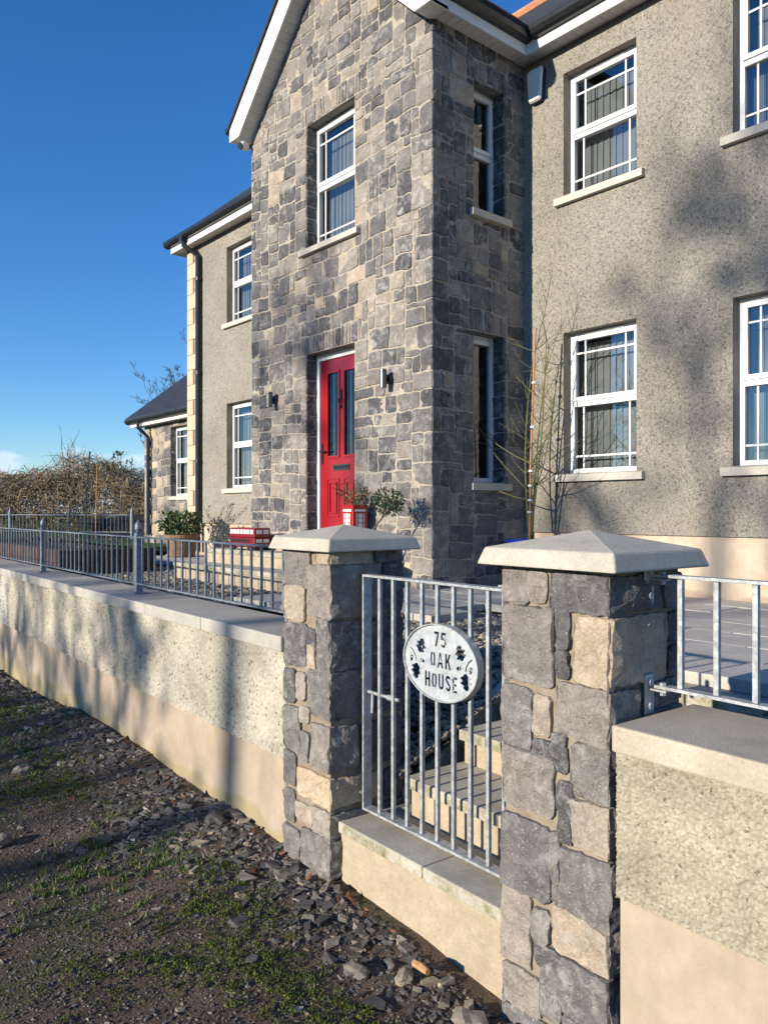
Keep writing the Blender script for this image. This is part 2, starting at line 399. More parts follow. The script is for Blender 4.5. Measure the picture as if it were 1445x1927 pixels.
# ------------------------------------------------------------------ stone laying
class Layout:
    """random squared rubble on a jittered grid; grid lines fall on every breakpoint"""
    def __init__(s, xb, zb, cell, seed, jit=.30):
        s.r = random.Random(seed)
        def lines(bs):
            L, fixed = [bs[0]], {0}
            for a, b in zip(bs[:-1], bs[1:]):
                k = max(1, round((b - a) / cell))
                L += [a + (b - a) * i / k for i in range(1, k + 1)]; fixed.add(len(L) - 1)
            return L, fixed
        s.xs, fx = lines(xb); s.zs, fz = lines(zb)
        s.W, s.H = len(s.xs) - 1, len(s.zs) - 1
        s.free = np.ones((s.W, s.H), bool)
        s.pt = {}
        ph = [s.r.uniform(0, 6.3) for _ in range(6)]
        for i, x in enumerate(s.xs):
            for j, z in enumerate(s.zs):
                wx = math.sin(2.1 * x + 1.7 * z + ph[0]) * .012 + s.r.uniform(-jit, jit) * cell * .55
                wz = math.sin(1.9 * x + ph[1]) * .020 + math.sin(4.3 * x - 1.1 * z + ph[2]) * .012 + s.r.uniform(-jit, jit) * cell * .55
                s.pt[i, j] = (x + (0 if i in fx else wx), z + (0 if j in fz else wz))
        s.rects = []
    def block(s, x0, x1, z0, z1):
        for i in range(s.W):
            for j in range(s.H):
                if x0 < (s.xs[i] + s.xs[i + 1]) / 2 < x1 and z0 < (s.zs[j] + s.zs[j + 1]) / 2 < z1: s.free[i, j] = False
    def ij(s, x, z):
        return min(range(s.W + 1), key=lambda i: abs(s.xs[i] - x)), min(range(s.H + 1), key=lambda j: abs(s.zs[j] - z))
    def put(s, i, j, w, h, **k):
        s.free[i:i + w, j:j + h] = False; s.rects.append(dict(i=i, j=j, w=w, h=h, **k))
    def soldier(s, x0, x1, z0, h):
        i0, j0 = s.ij(x0, z0); i1, _ = s.ij(x1, z0); i = i0
        while i < i1:
            w_ = 1 if s.r.random() < .5 or i == i1 - 1 else 2
            if s.free[i:i + w_, j0:j0 + h].all(): s.put(i, j0, w_, h, tone=s.r.choice((.28, .45, .6, .7)))
            i += w_
    def fill(s, wsz=((2, 2), (3, 4), (4, 4), (5, 3), (6, 1)), hsz=((2, 4), (3, 5), (4, 2))):
        lasth = 3
        for j in range(s.H):
            for i in range(s.W):
                if not s.free[i, j]: continue
                mw = 0
                while i + mw < s.W and s.free[i + mw, j]: mw += 1
                w_ = s.r.choices([a for a, _ in wsz], [b for _, b in wsz])[0]
                h_ = lasth if s.r.random() < .68 else s.r.choices([a for a, _ in hsz], [b for _, b in hsz])[0]
                lasth = h_
                w_ = min(w_, mw)
                if mw - w_ == 1: w_ += 1
                h_ = min(h_, s.H - j)
                if s.H - j - h_ == 1: h_ += 1
                while h_ > 1 and not s.free[i:i + w_, j:j + h_].all(): h_ -= 1
                s.put(i, j, w_, h_)
    def poly(s, rc, gap, noin=()):
        i, j, w_, h_ = rc['i'], rc['j'], rc['w'], rc['h']
        P = [(k, j) for k in range(i, i + w_)] + [(i + w_, k) for k in range(j, j + h_)] + [(k, j + h_) for k in range(i + w_, i, -1)] + [(i, k) for k in range(j + h_, j, -1)]
        cor = {(i, j), (i + w_, j), (i + w_, j + h_), (i, j + h_)}
        pts = []
        for k in P:
            x, z = s.pt[k]
            if k[0] == i and 'L' not in noin: x += gap
            if k[0] == i + w_ and 'R' not in noin: x -= gap
            if k[1] == j: z += gap
            if k[1] == j + h_: z -= gap
            pts.append((x, z, k in cor))
        return pts
def round_poly(pts, r, rng, keep=None):
    """cut the corners of a stone outline"""
    o = []; n = len(pts)
    for k, (x, z, c) in enumerate(pts):
        if not c or (keep and keep(x)): o.append((x, z)); continue
        for q in (pts[k - 1], pts[(k + 1) % n]):
            dx, dz = q[0] - x, q[1] - z; L = math.hypot(dx, dz) or 1
            rr = min(r * rng.uniform(.5, 1.5), L * .4)
            o.append((x + dx / L * rr, z + dz / L * rr))
    return o
def clip(poly, a, b, c):
    """keep a*x + b*z <= c"""
    o = []; n = len(poly)
    for k in range(n):
        p, q = poly[k], poly[(k + 1) % n]
        dp, dq = a * p[0] + b * p[1] - c, a * q[0] + b * q[1] - c
        if dp <= 0: o.append(p)
        if (dp < 0) != (dq < 0) and abs(dp - dq) > 1e-9:
            t = dp / (dp - dq); o.append((p[0] + (q[0] - p[0]) * t, p[1] + (q[1] - p[1]) * t))
    return o
def stone_geo(poly, fn, prot, rng, back=.02, rough=1.0):
    n = len(poly); cx_ = sum(p[0] for p in poly) / n; cz_ = sum(p[1] for p in poly) / n
    V, F = [], []
    tx, tz = rng.uniform(-.05, .05) * rough, rng.uniform(-.05, .05) * rough
    for sc_, d, jt in ((1.0, -back, 0), (1.0, prot * .30, .002), (.90, prot * .92, .0035)):
        for x, z in poly:
            xx, zz = cx_ + (x - cx_) * sc_, cz_ + (z - cz_) * sc_
            V.append(fn(xx, zz, d + rng.uniform(-jt, jt) * rough + ((x - cx_) * tx + (z - cz_) * tz if d > 0 else 0)))
    V.append(fn(cx_, cz_, prot + rng.uniform(-.003, .006) * rough))
    for a in (0, n):
        F += [(a + k, a + (k + 1) % n, a + n + (k + 1) % n, a + n + k) for k in range(n)]
    F += [(2 * n + k, 2 * n + (k + 1) % n, 3 * n) for k in range(n)]
    return V, F
def pick_tone(r):
    x = r.random()
    if x < .30: return r.uniform(.10, .34)
    if x < .66: return r.uniform(.34, .58)
    if x < .945: return r.uniform(.58, .74)
    if x < .99: return r.uniform(.75, .84)
    return r.uniform(.86, .96)

# ------------------------------------------------------------------ ground
def ghash(x, y):
    return (math.sin(1.3 * x + .7 * y) + math.sin(2.9 * x - 1.9 * y + 1.1) * .6 + math.sin(5.3 * x + 4.1 * y + 2.2) * .35 + math.sin(11 * x - 9.3 * y) * .18)
def base_h(gx, gy):
    xs = [-60, -9.7, -8.3, -7.1, -5.9, -5.0, -4.2, -3.4, -1.9, 0, 60]
    zs = [-.15, -.13, -.10, -.01, .03, .02, .0, -.02, -.07, -.10, -.15]
    wallz = float(np.interp(gx, xs, zs))
    t = min(1.0, max(0.0, (2.03 - gy) / .9))
    return wallz * (1 - t) + (-.06) * t
def gh(gx, gy):
    if gy > 2.2:
        if -3.05 < gx < -1.4 and gy < 3.5: return -.2
        return .45 if gy < 6 else .62
    fade = 1.0 if -14 < gx < 4 and gy > -4 else .3
    return base_h(gx, gy) + .012 * ghash(gx * 1.6, gy * 1.6) * fade
gxs = sorted(set([-600, -300, -150, -80, -50, -35, -25, -18] + [round(-14 + .08 * i, 3) for i in range(226)] + [6, 10, 20, 40, 80, 160, 300, 600]))
gys = sorted(set([-600, -300, -150, -80, -40, -25, -15, -10, -7, -5] + [round(-3.5 + .06 * i, 3) for i in range(94)] + [2.18, 2.26, 2.6, 3.0, 3.5, 4, 6, 8, 12, 20, 35, 60, 120, 300, 600]))
gV = np.array([GW(x, y, gh(x, y)) for y in gys for x in gxs]); nx_, ny_ = len(gxs), len(gys)
ii, jj = np.meshgrid(np.arange(nx_ - 1), np.arange(ny_ - 1)); a_ = (jj * nx_ + ii).ravel()
gF = np.stack([a_, a_ + 1, a_ + nx_ + 1, a_ + nx_], 1)
tag(mk_np('ground', gV, gF, GROUND, smooth=True), 'dark stony soil verge in front of the garden wall', 'ground', kind='structure')

# ------------------------------------------------------------------ house
YW, YP, XL, XR = 6.786, 5.40, -9.04, -5.63
house = thing('house', 'two storey house of grey pebble dash with stone gabled porch and red door', 'house', (-7.33, 6.8, .9))
def sheet(name, mat, parent, fn, xb, zb, holes):
    xb, zb = sorted(set(xb + [h[0] for h in holes] + [h[1] for h in holes])), sorted(set(zb + [h[2] for h in holes] + [h[3] for h in holes]))
    V = [fn(x, z, 0) for z in zb for x in xb]; F = []
    for j in range(len(zb) - 1):
        for i in range(len(xb) - 1):
            x, z = (xb[i] + xb[i + 1]) / 2, (zb[j] + zb[j + 1]) / 2
            if any(h[0] < x < h[1] and h[2] < z < h[3] for h in holes): continue
            a = j * len(xb) + i; F.append((a, a + 1, a + len(xb) + 1, a + len(xb)))
    return mk(name, V, F, mat, parent)
def reveal(name, mat, parent, fn, h, d, top=None):
    x0, x1, z0, z1 = h
    C = [(x0, z0), (x1, z0), (x1, z1), (x0, z1)]
    V = [fn(x, z, 0) for x, z in C] + [fn(x, z, -d) for x, z in C]
    o = mk(name, V, [(3, 0, 4, 7), (1, 2, 6, 5), (0, 1, 5, 4)], mat, parent)
    t = mk('lintel', [fn(x0, z1, 0), fn(x1, z1, 0), fn(x1, z1, -d), fn(x0, z1, -d)], [(0, 1, 2, 3)], top or mat, parent)
    return o
def fnY(Y): return lambda x, z, d: (x, Y - d, z)          # face looking at -Y, d outwards
def fnX(X): return lambda y, z, d: (X + d, y, z)          # face looking at +X
def bxf(mb, fn, u0, u1, v0, v1, d0, d1):
    P = [fn(u, v, d) for d in (d0, d1) for v in (v0, v1) for u in (u0, u1)]
    return mb.add(P, [(0, 2, 3, 1), (4, 5, 7, 6), (0, 1, 5, 4), (2, 6, 7, 3), (0, 4, 6, 2), (1, 3, 7, 5)])
def window(parent, fn, h, rec, split=.50, vent=True, bars=True, blind=True, sidebar=.105, seed=0):
    x0, x1, z0, z1 = h; d = -rec; zm = z0 + (z1 - z0) * split; r = random.Random(seed)
    f = .052
    m = MB()
    bxf(m, fn, x0, x0 + f, z0, z1, d - .06, d); bxf(m, fn, x1 - f, x1, z0, z1, d - .06, d)
    bxf(m, fn, x0 + f, x1 - f, z0, z0 + f, d - .06, d); bxf(m, fn, x0 + f, x1 - f, z1 - f, z1, d - .06, d)
    bxf(m, fn, x0 + f, x1 - f, zm - .035, zm + .03, d - .06, d + .004)
    win = m.build('window', PVC, parent)
    s = .045                                             # opening sash of the upper light
    u0, u1, v0, v1 = x0 + f - .012, x1 - f + .012, zm + .018, z1 - f + .010
    m = MB()
    bxf(m, fn, u0, u0 + s, v0, v1, d - .03, d + .018); bxf(m, fn, u1 - s, u1, v0, v1, d - .03, d + .018)
    bxf(m, fn, u0 + s, u1 - s, v0, v0 + s, d - .03, d + .018); bxf(m, fn, u0 + s, u1 - s, v1 - s, v1, d - .03, d + .018)
    m.build('opening_sash', PVC, win)
    g = [(u0 + s, u1 - s, v0 + s, v1 - s, d - .012, 1), (x0 + f, x1 - f, z0 + f, zm - .035, d - .03, 0)]
    for a0, a1, b0, b1, dd, top in g:
        V = [fn(a0, b0, dd), fn(a1, b0, dd), fn(a1, b1, dd), fn(a0, b1, dd)]
        p = mk('pane', V, [(0, 1, 2, 3)], GLASS, win)
        if bars:
            t = .009
            for u in (a0 + sidebar, a1 - sidebar):
                bxf(MB(), fn, u - t, u + t, b0, b1, dd + .002, dd + .010).build('glazing_bar', PVC, win)
            vv = b1 - .13 if top else b0 + .13
            bxf(MB(), fn, a0, a1, vv - t, vv + t, dd + .003, dd + .012).build('glazing_bar', PVC, win)
    if vent:
        vm = MB(); bxf(vm, fn, x0 + .2, x1 - .2, z1 - .030, z1 - .014, d, d + .014); vm.build('trickle_vent', PVC, win)
    # the dark room behind and its blind
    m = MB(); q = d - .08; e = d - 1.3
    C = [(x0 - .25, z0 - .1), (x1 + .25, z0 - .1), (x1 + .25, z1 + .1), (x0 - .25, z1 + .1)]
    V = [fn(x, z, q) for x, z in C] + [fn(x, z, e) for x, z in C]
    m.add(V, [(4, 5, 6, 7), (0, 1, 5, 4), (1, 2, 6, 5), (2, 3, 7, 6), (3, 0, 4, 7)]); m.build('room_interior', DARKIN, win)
    if blind:
        m = MB(); u = x0 + .03; dd = d - .16
        while u < x1 - .02:
            du, dn = .044, .007 + r.uniform(-.004, .004)
            zb = z0 + .06 + r.uniform(-.01, .01)
            V = [fn(u - du, zb, dd - dn), fn(u + du, zb, dd + dn), fn(u + du, z1 - .09, dd + dn), fn(u - du, z1 - .09, dd - dn)]
            V += [fn(u - du, zb, dd - dn - .002), fn(u + du, zb, dd + dn - .002), fn(u + du, z1 - .09, dd + dn - .002), fn(u - du, z1 - .09, dd - dn - .002)]
            m.add(V, [(0, 1, 2, 3), (7, 6, 5, 4), (0, 4, 5, 1), (2, 6, 7, 3), (0, 3, 7, 4), (1, 5, 6, 2)]); u += .076
        m.build('vertical_blind', BLIND, win)
    return win
def sill(parent, fn, h, ext=.09, th=.085, out_=.055, drop=0):
    x0, x1, z0, z1 = h
    if fn is None: return
    m = MB(); P = fn(0, 0, 0)
    m.bbox(0, 1, 0, 1, 0, 1, .01)
    m.v = [fn(x0 - ext + v[0] * (x1 - x0 + 2 * ext), z0 - th + v[1] * th - (.012 * v[2] if v[1] > .5 else 0), -.10 + v[2] * (out_ + .10)) for v in m.v]
    return fixn(m.build('window_sill', SILL, parent))

FN = fnY(YW)
RWIN = [(-5.10, -4.245, 4.97, 6.26), (-5.10, -4.245, 2.08, 3.55), (-3.30, -2.445, 4.97, 6.26), (-3.30, -2.445, 2.08, 3.55)]
LWIN = [(-12.19, -11.335, 4.93, 6.25), (-12.19, -11.335, 2.09, 3.55)]
ZS = 6.55                                                  # soffit level
sheet('front_wall', RENDER, house, FN, [XR - .1, -1.0], [1.462, ZS + .05], RWIN)
sheet('front_wall', RENDER, house, FN, [-13.42, XL + .1], [1.475, ZS + .05], LWIN)
for k, h in enumerate(RWIN + LWIN):
    reveal('reveal', REVEAL, house, FN, h, .17)
    window(house, FN, h, .115, seed=k); sill(house, FN, h)
mk('bell_cast', [FN(XR, 1.462, 0), FN(-1.0, 1.462, 0), FN(-1.0, 1.462, -.03), FN(XR, 1.462, -.03)], [(0, 1, 2, 3)], RENDER, house)
mk('bell_cast', [FN(-13.42, 1.475, 0), FN(XL, 1.475, 0), FN(XL, 1.475, -.03), FN(-13.42, 1.475, -.03)], [(0, 1, 2, 3)], RENDER, house)
MB().box(XR - .1, -1.02, YW + .028, YW + .30, .5, 1.55).build('plinth', PLINTH_H, house)
MB().box(-13.62, XL + .1, YW + .028, YW + .30, .5, 1.55).build('plinth', PLINTH_H, house)
MB().box(-1.3, -1.0, YW + .002, 14.0, .5, ZS).build('gable_wall', RENDER, house)
MB().box(-13.63, -13.33, YW + .05, 14.0, .5, ZS).build('gable_wall', RENDER, house)
# quoins at the left corner: long and short blocks with pebble dash between
z, k = .95, 0
mk('corner_panel', [FN(-13.63, .95, -.002), FN(-13.40, .95, -.002), FN(-13.40, ZS, -.002), FN(-13.63, ZS, -.002)], [(0, 1, 2, 3)], RENDER, house)
while z < ZS - .02:
    L = .45 if k % 2 == 0 else .23
    m = MB(); m.bbox(-13.65, -13.65 + L, YW - .018, YW + .3, z + .003, min(z + .277, ZS), .006); m.build('quoin', QUOIN, house); z += .28; k += 1

# porch ----------------------------------------------------------------
DOOR = (-7.78, -6.86, 1.43, 3.55); PWIN = (-7.78, -6.86, 4.80, 6.27)
SW = [(5.99, 6.46, 4.81, 6.15), (5.99, 6.46, 1.99, 3.55)]   # side windows (y0, y1, z0, z1)
FP, FS = fnY(YP), fnX(XR)
APX, AZ, SL = -7.335, 8.17, .96
porch_front = sheet('porch_front_wall', MORTAR, house, FP, [XL, XR], [.6, 6.53], [DOOR, PWIN])
mk('porch_gable', [FP(XL, 6.53, 0), FP(XR, 6.53, 0), FP(APX, AZ + .06, 0)], [(0, 1, 2)], MORTAR, porch_front)
porch_side = sheet('porch_side_wall', MORTAR, house, FS, [YP, YW + .05], [.6, 6.6], SW)
mk('porch_far_side', [(XL, YP, .6), (XL, YW, .6), (XL, YW, 6.6), (XL, YP, 6.6)], [(0, 1, 2, 3)], MORTAR, porch_front)
for h, fn, pa in ((PWIN, FP, porch_front), (DOOR, FP, porch_front), (SW[0], FS, porch_side), (SW[1], FS, porch_side)):
    reveal('reveal', MORTAR, pa, fn, h, .20, LINTEL)
window(house, FP, PWIN, .14, seed=21); sill(house, FP, PWIN, .10, .075, .06)
for k, h in enumerate(SW):
    window(house, FS, h, .15, vent=False, bars=False, blind=False, split=.5 if k == 0 else .999, seed=30 + k); sill(house, FS, h, .07, .085, .06)

zb = sorted({.62, 1.43, 1.99, 3.54, 4.80, 6.15, 6.27, 6.56})
rq = random.Random(11)
lay = Layout([XL, -7.78, -6.86, XR], [.62, 1.43, 3.55, 4.72, 6.27, 8.28], .060, 4)
lay.block(DOOR[0], DOOR[1], DOOR[2], DOOR[3]); lay.block(-7.78, -6.86, 4.72, 6.27)
# side layout shares the height lines of the front so that corner stones run round
lys = Layout([YP, 5.99, 6.46, YW], [.62, 1.43, 3.55, 4.72, 6.27, 6.62], .060, 5)
lys.zs_ok = True
lys.block(5.99, 6.46, 4.74, 6.15); lys.block(5.99, 6.46, 1.92, 3.55)
lay.soldier(-7.9, -6.75, 3.55, 4); lay.soldier(-7.9, -6.75, 6.27, 4)
lys.soldier(5.9, 6.55, 6.18, 4); lys.soldier(5.93, 6.5, 3.56, 4)
quoins = []
j, k = 0, 0
while j < lys.H - 1:
    hq = rq.choice((3, 3, 4, 4, 5))
    if j + hq > lys.H: hq = lys.H - j
    wf, ws_ = (rq.choice((5, 4)), rq.choice((2, 3))) if k % 2 == 0 else (rq.choice((2, 3)), rq.choice((4, 5)))
    tn = pick_tone(rq); tn = min(tn, .62)
    lay.put(lay.W - wf, j, wf, hq, q=len(quoins), tone=tn); lys.put(0, j, ws_, hq, q=len(quoins), tone=tn)
    for jj_ in range(j, j + hq + 1):                        # same heights on both faces at the corner
        lys.pt[0, jj_] = (lys.xs[0], lay.pt[lay.W, jj_][1])
    quoins.append([]); j += hq; k += 1
lay.fill(); lys.fill(hsz=((2, 5), (3, 5), (4, 2)))
stones = []                                                # (visible size, parent, V, F, tone)
CAMP = Vector((0, 0, 1.68)); RV = Vector((.647, .762, 0)); FV = Vector((-.762, .647, 0))
def size_px(V):
    px = []
    for v in V:
        p = Vector(v) - CAMP; zz = p.dot(FV)
        px.append((p.dot(RV) / zz, p.z / zz))
    return (max(a for a, _ in px) - min(a for a, _ in px)) * (max(b for _, b in px) - min(b for _, b in px))
def lay_stones(lay, fn, parent, rng, right=None, left=None, gable=False):
    for rc in lay.rects:
        q = rc.get('q'); noin = ()
        if q is not None: noin = ('R',) if right is not None else ('L',)
        pts = lay.poly(rc, rng.uniform(.005, .0095), noin)
        pr_ = rng.uniform(.003, .013)
        if q is not None:
            cut = right if right is not None else left
            poly = round_poly(pts, .012, rng, keep=lambda x: abs(x - cut) < 1e-6)
            pr_ = .009 + .003 * math.sin(q * 2.7)
            poly = [((x + (pr_ if right is not None else -pr_) * .97) if abs(x - cut) < 1e-6 else x, z) for x, z in poly]
        else: poly = round_poly(pts, .011, rng)
        if gable:
            poly = clip(poly, -SL, 1, AZ - SL * APX - .01)
            if len(poly) >= 3: poly = clip(poly, SL, 1, AZ + SL * APX - .01)
        else:
            poly = clip(poly, 0, 1, 6.56)
        if len(poly) < 4: continue
        A = abs(sum(poly[k - 1][0] * poly[k][1] - poly[k][0] * poly[k - 1][1] for k in range(len(poly)))) / 2
        if A < .0012: continue
        V, F = stone_geo(poly, fn, pr_, rng)
        tn = rc.get('tone'); tn = pick_tone(rng) if tn is None else min(1, max(0, tn + rng.uniform(-.05, .05)))
        if q is not None: quoins[q].append((parent, V, F, tn))
        else: stones.append((size_px(V), parent, V, F, tn))
rs = random.Random(9)
lay_stones(lay, FP, porch_front, rs, right=XR, gable=True)
lay_stones(lys, FS, porch_side, rs, left=YP)
for L in quoins:                                           # one stone seen on two faces
    if not L: continue
    V, F = [], []
    for _, v, f, tn in L:
        n0 = len(V); V += v; F += [tuple(i + n0 for i in q) for q in f]
    stones.append((size_px(V) * .7, porch_front, V, F, L[0][3]))
# stones lining the left jambs of the front openings and the far jambs of the side ones
for h, fnj, u1, pa in ((DOOR, lambda u, z, d: (DOOR[0] + d, YP + u, z), .20, porch_front), (PWIN, lambda u, z, d: (PWIN[0] + d, YP + u, z), .20, porch_front),
                       (SW[0], lambda u, z, d: (XR - u, SW[0][1] - d, z), .20, porch_side), (SW[1], lambda u, z, d: (XR - u, SW[1][1] - d, z), .20, porch_side)):
    z = h[2]
    while z < h[3] - .04:
        hh = min(rs.uniform(.13, .26), h[3] - z)
        if h[3] - z - hh < .06: hh = h[3] - z
        poly = round_poly([(-.004, z + .006, True), (u1, z + .006, True), (u1, z + hh - .006, True), (-.004, z + hh - .006, True)], .008, rs)
        V, F = stone_geo(poly, fnj, rs.uniform(.004, .009), rs)
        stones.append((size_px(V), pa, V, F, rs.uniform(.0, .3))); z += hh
stones.sort(key=lambda s: -s[0])
for _, pa, V, F, tn in stones[:300]:
    mk('stone', V, F, STONE, pa, tone=tn)
for pa in (porch_front, porch_side):
    V, F, T = [], [], []
    for _, p2, v, f, tn in stones[300:]:
        if p2 is not pa: continue
        n0 = len(V); V += v; F += [tuple(i + n0 for i in q) for q in f]; T += [tn] * len(v)
    if V: tag(mk('small_stones', V, F, STONE, pa, tone=T), kind='stuff')

# front door
d0 = -.14; x0, x1, z0, z1 = DOOR
fr = MB(); f = .062
bxf(fr, FP, x0, x0 + f, z0, z1, d0 - .07, d0); bxf(fr, FP, x1 - f, x1, z0, z1, d0 - .07, d0)
bxf(fr, FP, x0 + f, x1 - f, z1 - f - .01, z1, d0 - .07, d0); bxf(fr, FP, x0 + f, x1 - f, z0, z0 + .035, d0 - .07, d0 + .02)
lx0, lx1, lz0, lz1 = x0 + f, x1 - f, z0 + .035, z1 - f - .01
door = MB()
GL = [(lx0 + .15, lx0 + .345, 2.34, 3.31), (lx0 + .47, lx0 + .665, 2.34, 3.31)]
dsheet = sheet('door', REDDOOR, house, lambda x, z, d: (x, YP - (d0 - .022) - d, z), [lx0, lx1], [lz0, lz1], GL)
fr.build('door_frame', PVC, dsheet)
fd = lambda x, z, d: (x, YP - (d0 - .022) - d, z)
for g in GL:
    a0, a1, b0, b1 = g
    m = MB()
    for (p, q_, r_, s_) in ((a0 - .03, a0, b0 - .03, b1 + .03), (a1, a1 + .03, b0 - .03, b1 + .03), (a0, a1, b0 - .03, b0), (a0, a1, b1, b1 + .03)):
        bxf(m, fd, p, q_, r_, s_, -.02, .012)
    m.build('moulding', REDDOOR, dsheet)
    mk('door_glass', [fd(a0, b0, -.012), fd(a1, b0, -.012), fd(a1, b1, -.012), fd(a0, b1, -.012)], [(0, 1, 2, 3)], GLASS_D, dsheet)
    for cx_ in (a0 + .055, a1 - .055):                      # leading lines in the glass
        bxf(MB(), fd, cx_ - .003, cx_ + .003, b0, b1, -.012, -.006).build('lead_line', DARKM, dsheet)
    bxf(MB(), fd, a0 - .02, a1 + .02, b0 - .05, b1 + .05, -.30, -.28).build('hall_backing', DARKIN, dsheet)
for a0 in (lx0 + .13, lx0 + .45):
    a1, b0, b1 = a0 + .235, 1.62, 2.08
    m = MB()
    for k_, (ins, hh) in enumerate(((0, .010), (.045, .014))):
        A0, A1, B0, B1 = a0 + ins, a1 - ins, b0 + ins, b1 - ins; t = .018
        for (p, q_, r_, s_) in ((A0, A0 + t, B0, B1), (A1 - t, A1, B0, B1), (A0 + t, A1 - t, B0, B0 + t), (A0 + t, A1 - t, B1 - t, B1)):
            bxf(m, fd, p, q_, r_, s_, -.002, hh)
    m.build('door_panel', REDDOOR, dsheet)
m = MB(); bxf(m, fd, lx0 + .255, lx0 + .555, 2.165, 2.235, 0, .012); lp = m.build('letter_plate', STEEL, dsheet)
m = MB(); bxf(m, fd, lx0 + .275, lx0 + .535, 2.180, 2.220, .012, .018); m.build('letter_flap', DARKM, lp)
m = MB(); m.tube([fd(lx0 + .4075 + .032 * math.sin(t), 3.0 - .032 * math.cos(t) - .03, .022) for t in np.linspace(0, 6.28, 17)], .007, 6)
bxf(m, fd, lx0 + .387, lx0 + .428, 3.0, 3.06, 0, .02); m.tube([fd(lx0 + .4075, 3.06, .01), fd(lx0 + .4075, 3.11, .008)], [.012, .004]); m.tube([fd(lx0 + .4075, 2.92, .012), fd(lx0 + .4075, 2.88, .012)], [.012, .006])
m.build('door_knocker', DARKM, dsheet)
m = MB(); bxf(m, fd, lx0 + .022, lx0 + .052, 2.25, 2.50, 0, .01); m.tube([fd(lx0 + .037, 2.40, .0), fd(lx0 + .037, 2.40, .05), fd(lx0 + .16, 2.395, .05)], .010, 8)
m.build('door_handle', DARKM, dsheet)

# roofs, fascias, soffits, gutters -------------------------------------
OV = .20; YE = YW - OV; XE = XR + OV; XE2 = XL - OV
GUT = [(0, 0), (0, .11), (.115, .11), (.115, .095), (.108, .06), (.085, .02), (.05, .002)]
def boards(n, mkbox):
    for k in range(n): mkbox(k).build('soffit_board', SOFFIT, house)
# main eaves, right of the porch
for k in range(43):
    xa = XE + .004 + k * .108
    if xa > -.9: break
    MB().box(xa, xa + .104, YE + .02, YW + .03, ZS, ZS + .012).build('soffit_board', SOFFIT, house)
for k in range(46):
    xa = -13.92 + k * .108
    if xa > XE2 - .1: break
    MB().box(xa, xa + .104, YE + .02, YW + .03, ZS, ZS + .012).build('soffit_board', SOFFIT, house)
for k in range(13):
    ya = YP - .17 + k * .108
    if ya > YE + .01: break
    MB().box(XR - .05, XE - .02, ya, min(ya + .104, YE + .019), ZS + .001, ZS + .013).build('soffit_board', SOFFIT, house)
MB().box(XR, XE, YE + .02, YW + .03, ZS - .004, ZS + .008).build('soffit_board', SOFFIT, house)
MB().box(XE, -.7, YE, YE + .022, ZS - .02, ZS + .19).build('fascia', PVC, house)
MB().box(-13.95, XE2, YE, YE + .022, ZS - .02, ZS + .19).build('fascia', PVC, house)
MB().box(-13.95, -13.63, YE + .022, YW + .35, ZS - .02, ZS + .19).build('eaves_box', PVC, house)
MB().box(XE - .022, XE, YP - .195, YE, ZS - .02, ZS + .19).build('fascia', PVC, house)
MB().box(XE2, XE2 + .022, YP - .195, YE, ZS - .02, ZS + .19).build('fascia', PVC, house)
g0 = ZS + .085
def gutter(fn, s0, s1):
    m = MB(); m.prism(GUT, lambda u, v, d: fn(u, v, d), s0, s1); fixn(m.build('gutter', BLACK, house))
gutter(lambda u, v, d: (d, YE - u, g0 + v), XE + .115, -.6)
gutter(lambda u, v, d: (d, YE - u, g0 + v), -14.05, XE2 - .115)
gutter(lambda u, v, d: (XE + u, d, g0 + v), YP - .22, YE)
gutter(lambda u, v, d: (XE2 - u, d, g0 + v), YP - .22, YE)
# main roof
RY, RZ = 10.6, 10.2
ye, ze = YE - .06, g0 + .10
m = MB()
prof = [(ye, ze), (RY, RZ), (2 * RY - ye, ze), (2 * RY - ye, ze - .05), (RY, RZ - .06), (ye, ze - .04)]
for xa, xb_ in ((-14.02, -.62),):
    m.prism(prof, lambda u, v, d: (d, u, v), xa, xb_)
fixn(m.build('main_roof', SLATE, house))
m = MB(); m.tube([(-14.03, RY, RZ + .02), (-.6, RY, RZ + .02)], .09, 8); m.build('ridge_tiles', RIDGE, house)
# gable verge tiles of the right gable, terracotta, glimpsed over the valley
sl = (RZ - ze) / (RY - ye)
# courses of slate on the near slope
for k in range(14):
    u = .02 + k * .26
    MB().add([(-14.02, ye + u, ze + sl * u + .010), (-.62, ye + u, ze + sl * u + .010), (-.62, ye + u + .27, ze + sl * (u + .27) + .004), (-14.02, ye + u + .27, ze + sl * (u + .27) + .004),
              (-14.02, ye + u, ze + sl * u), (-.62, ye + u, ze + sl * u)], [(0, 1, 2, 3), (4, 5, 1, 0)]).build('slate_course', SLATE, house)
# porch roof: slab following the rake
m = MB()
xo = XE + .05; zo = AZ + .36 - SL * (xo - APX)
prof = [(APX, AZ + .42), (xo, zo + .04), (xo, zo), (APX, AZ + .37), (2 * APX - xo, zo), (2 * APX - xo, zo + .04)]
m.prism(prof, lambda u, v, d: (u, d, v), YP - .24, 9.6); fixn(m.build('porch_roof', SLATE, house))
m = MB(); m.tube([(APX, YP - .25, AZ + .42), (APX, 9.2, AZ + .42)], .07, 8); m.build('ridge_tiles', RIDGE, house)
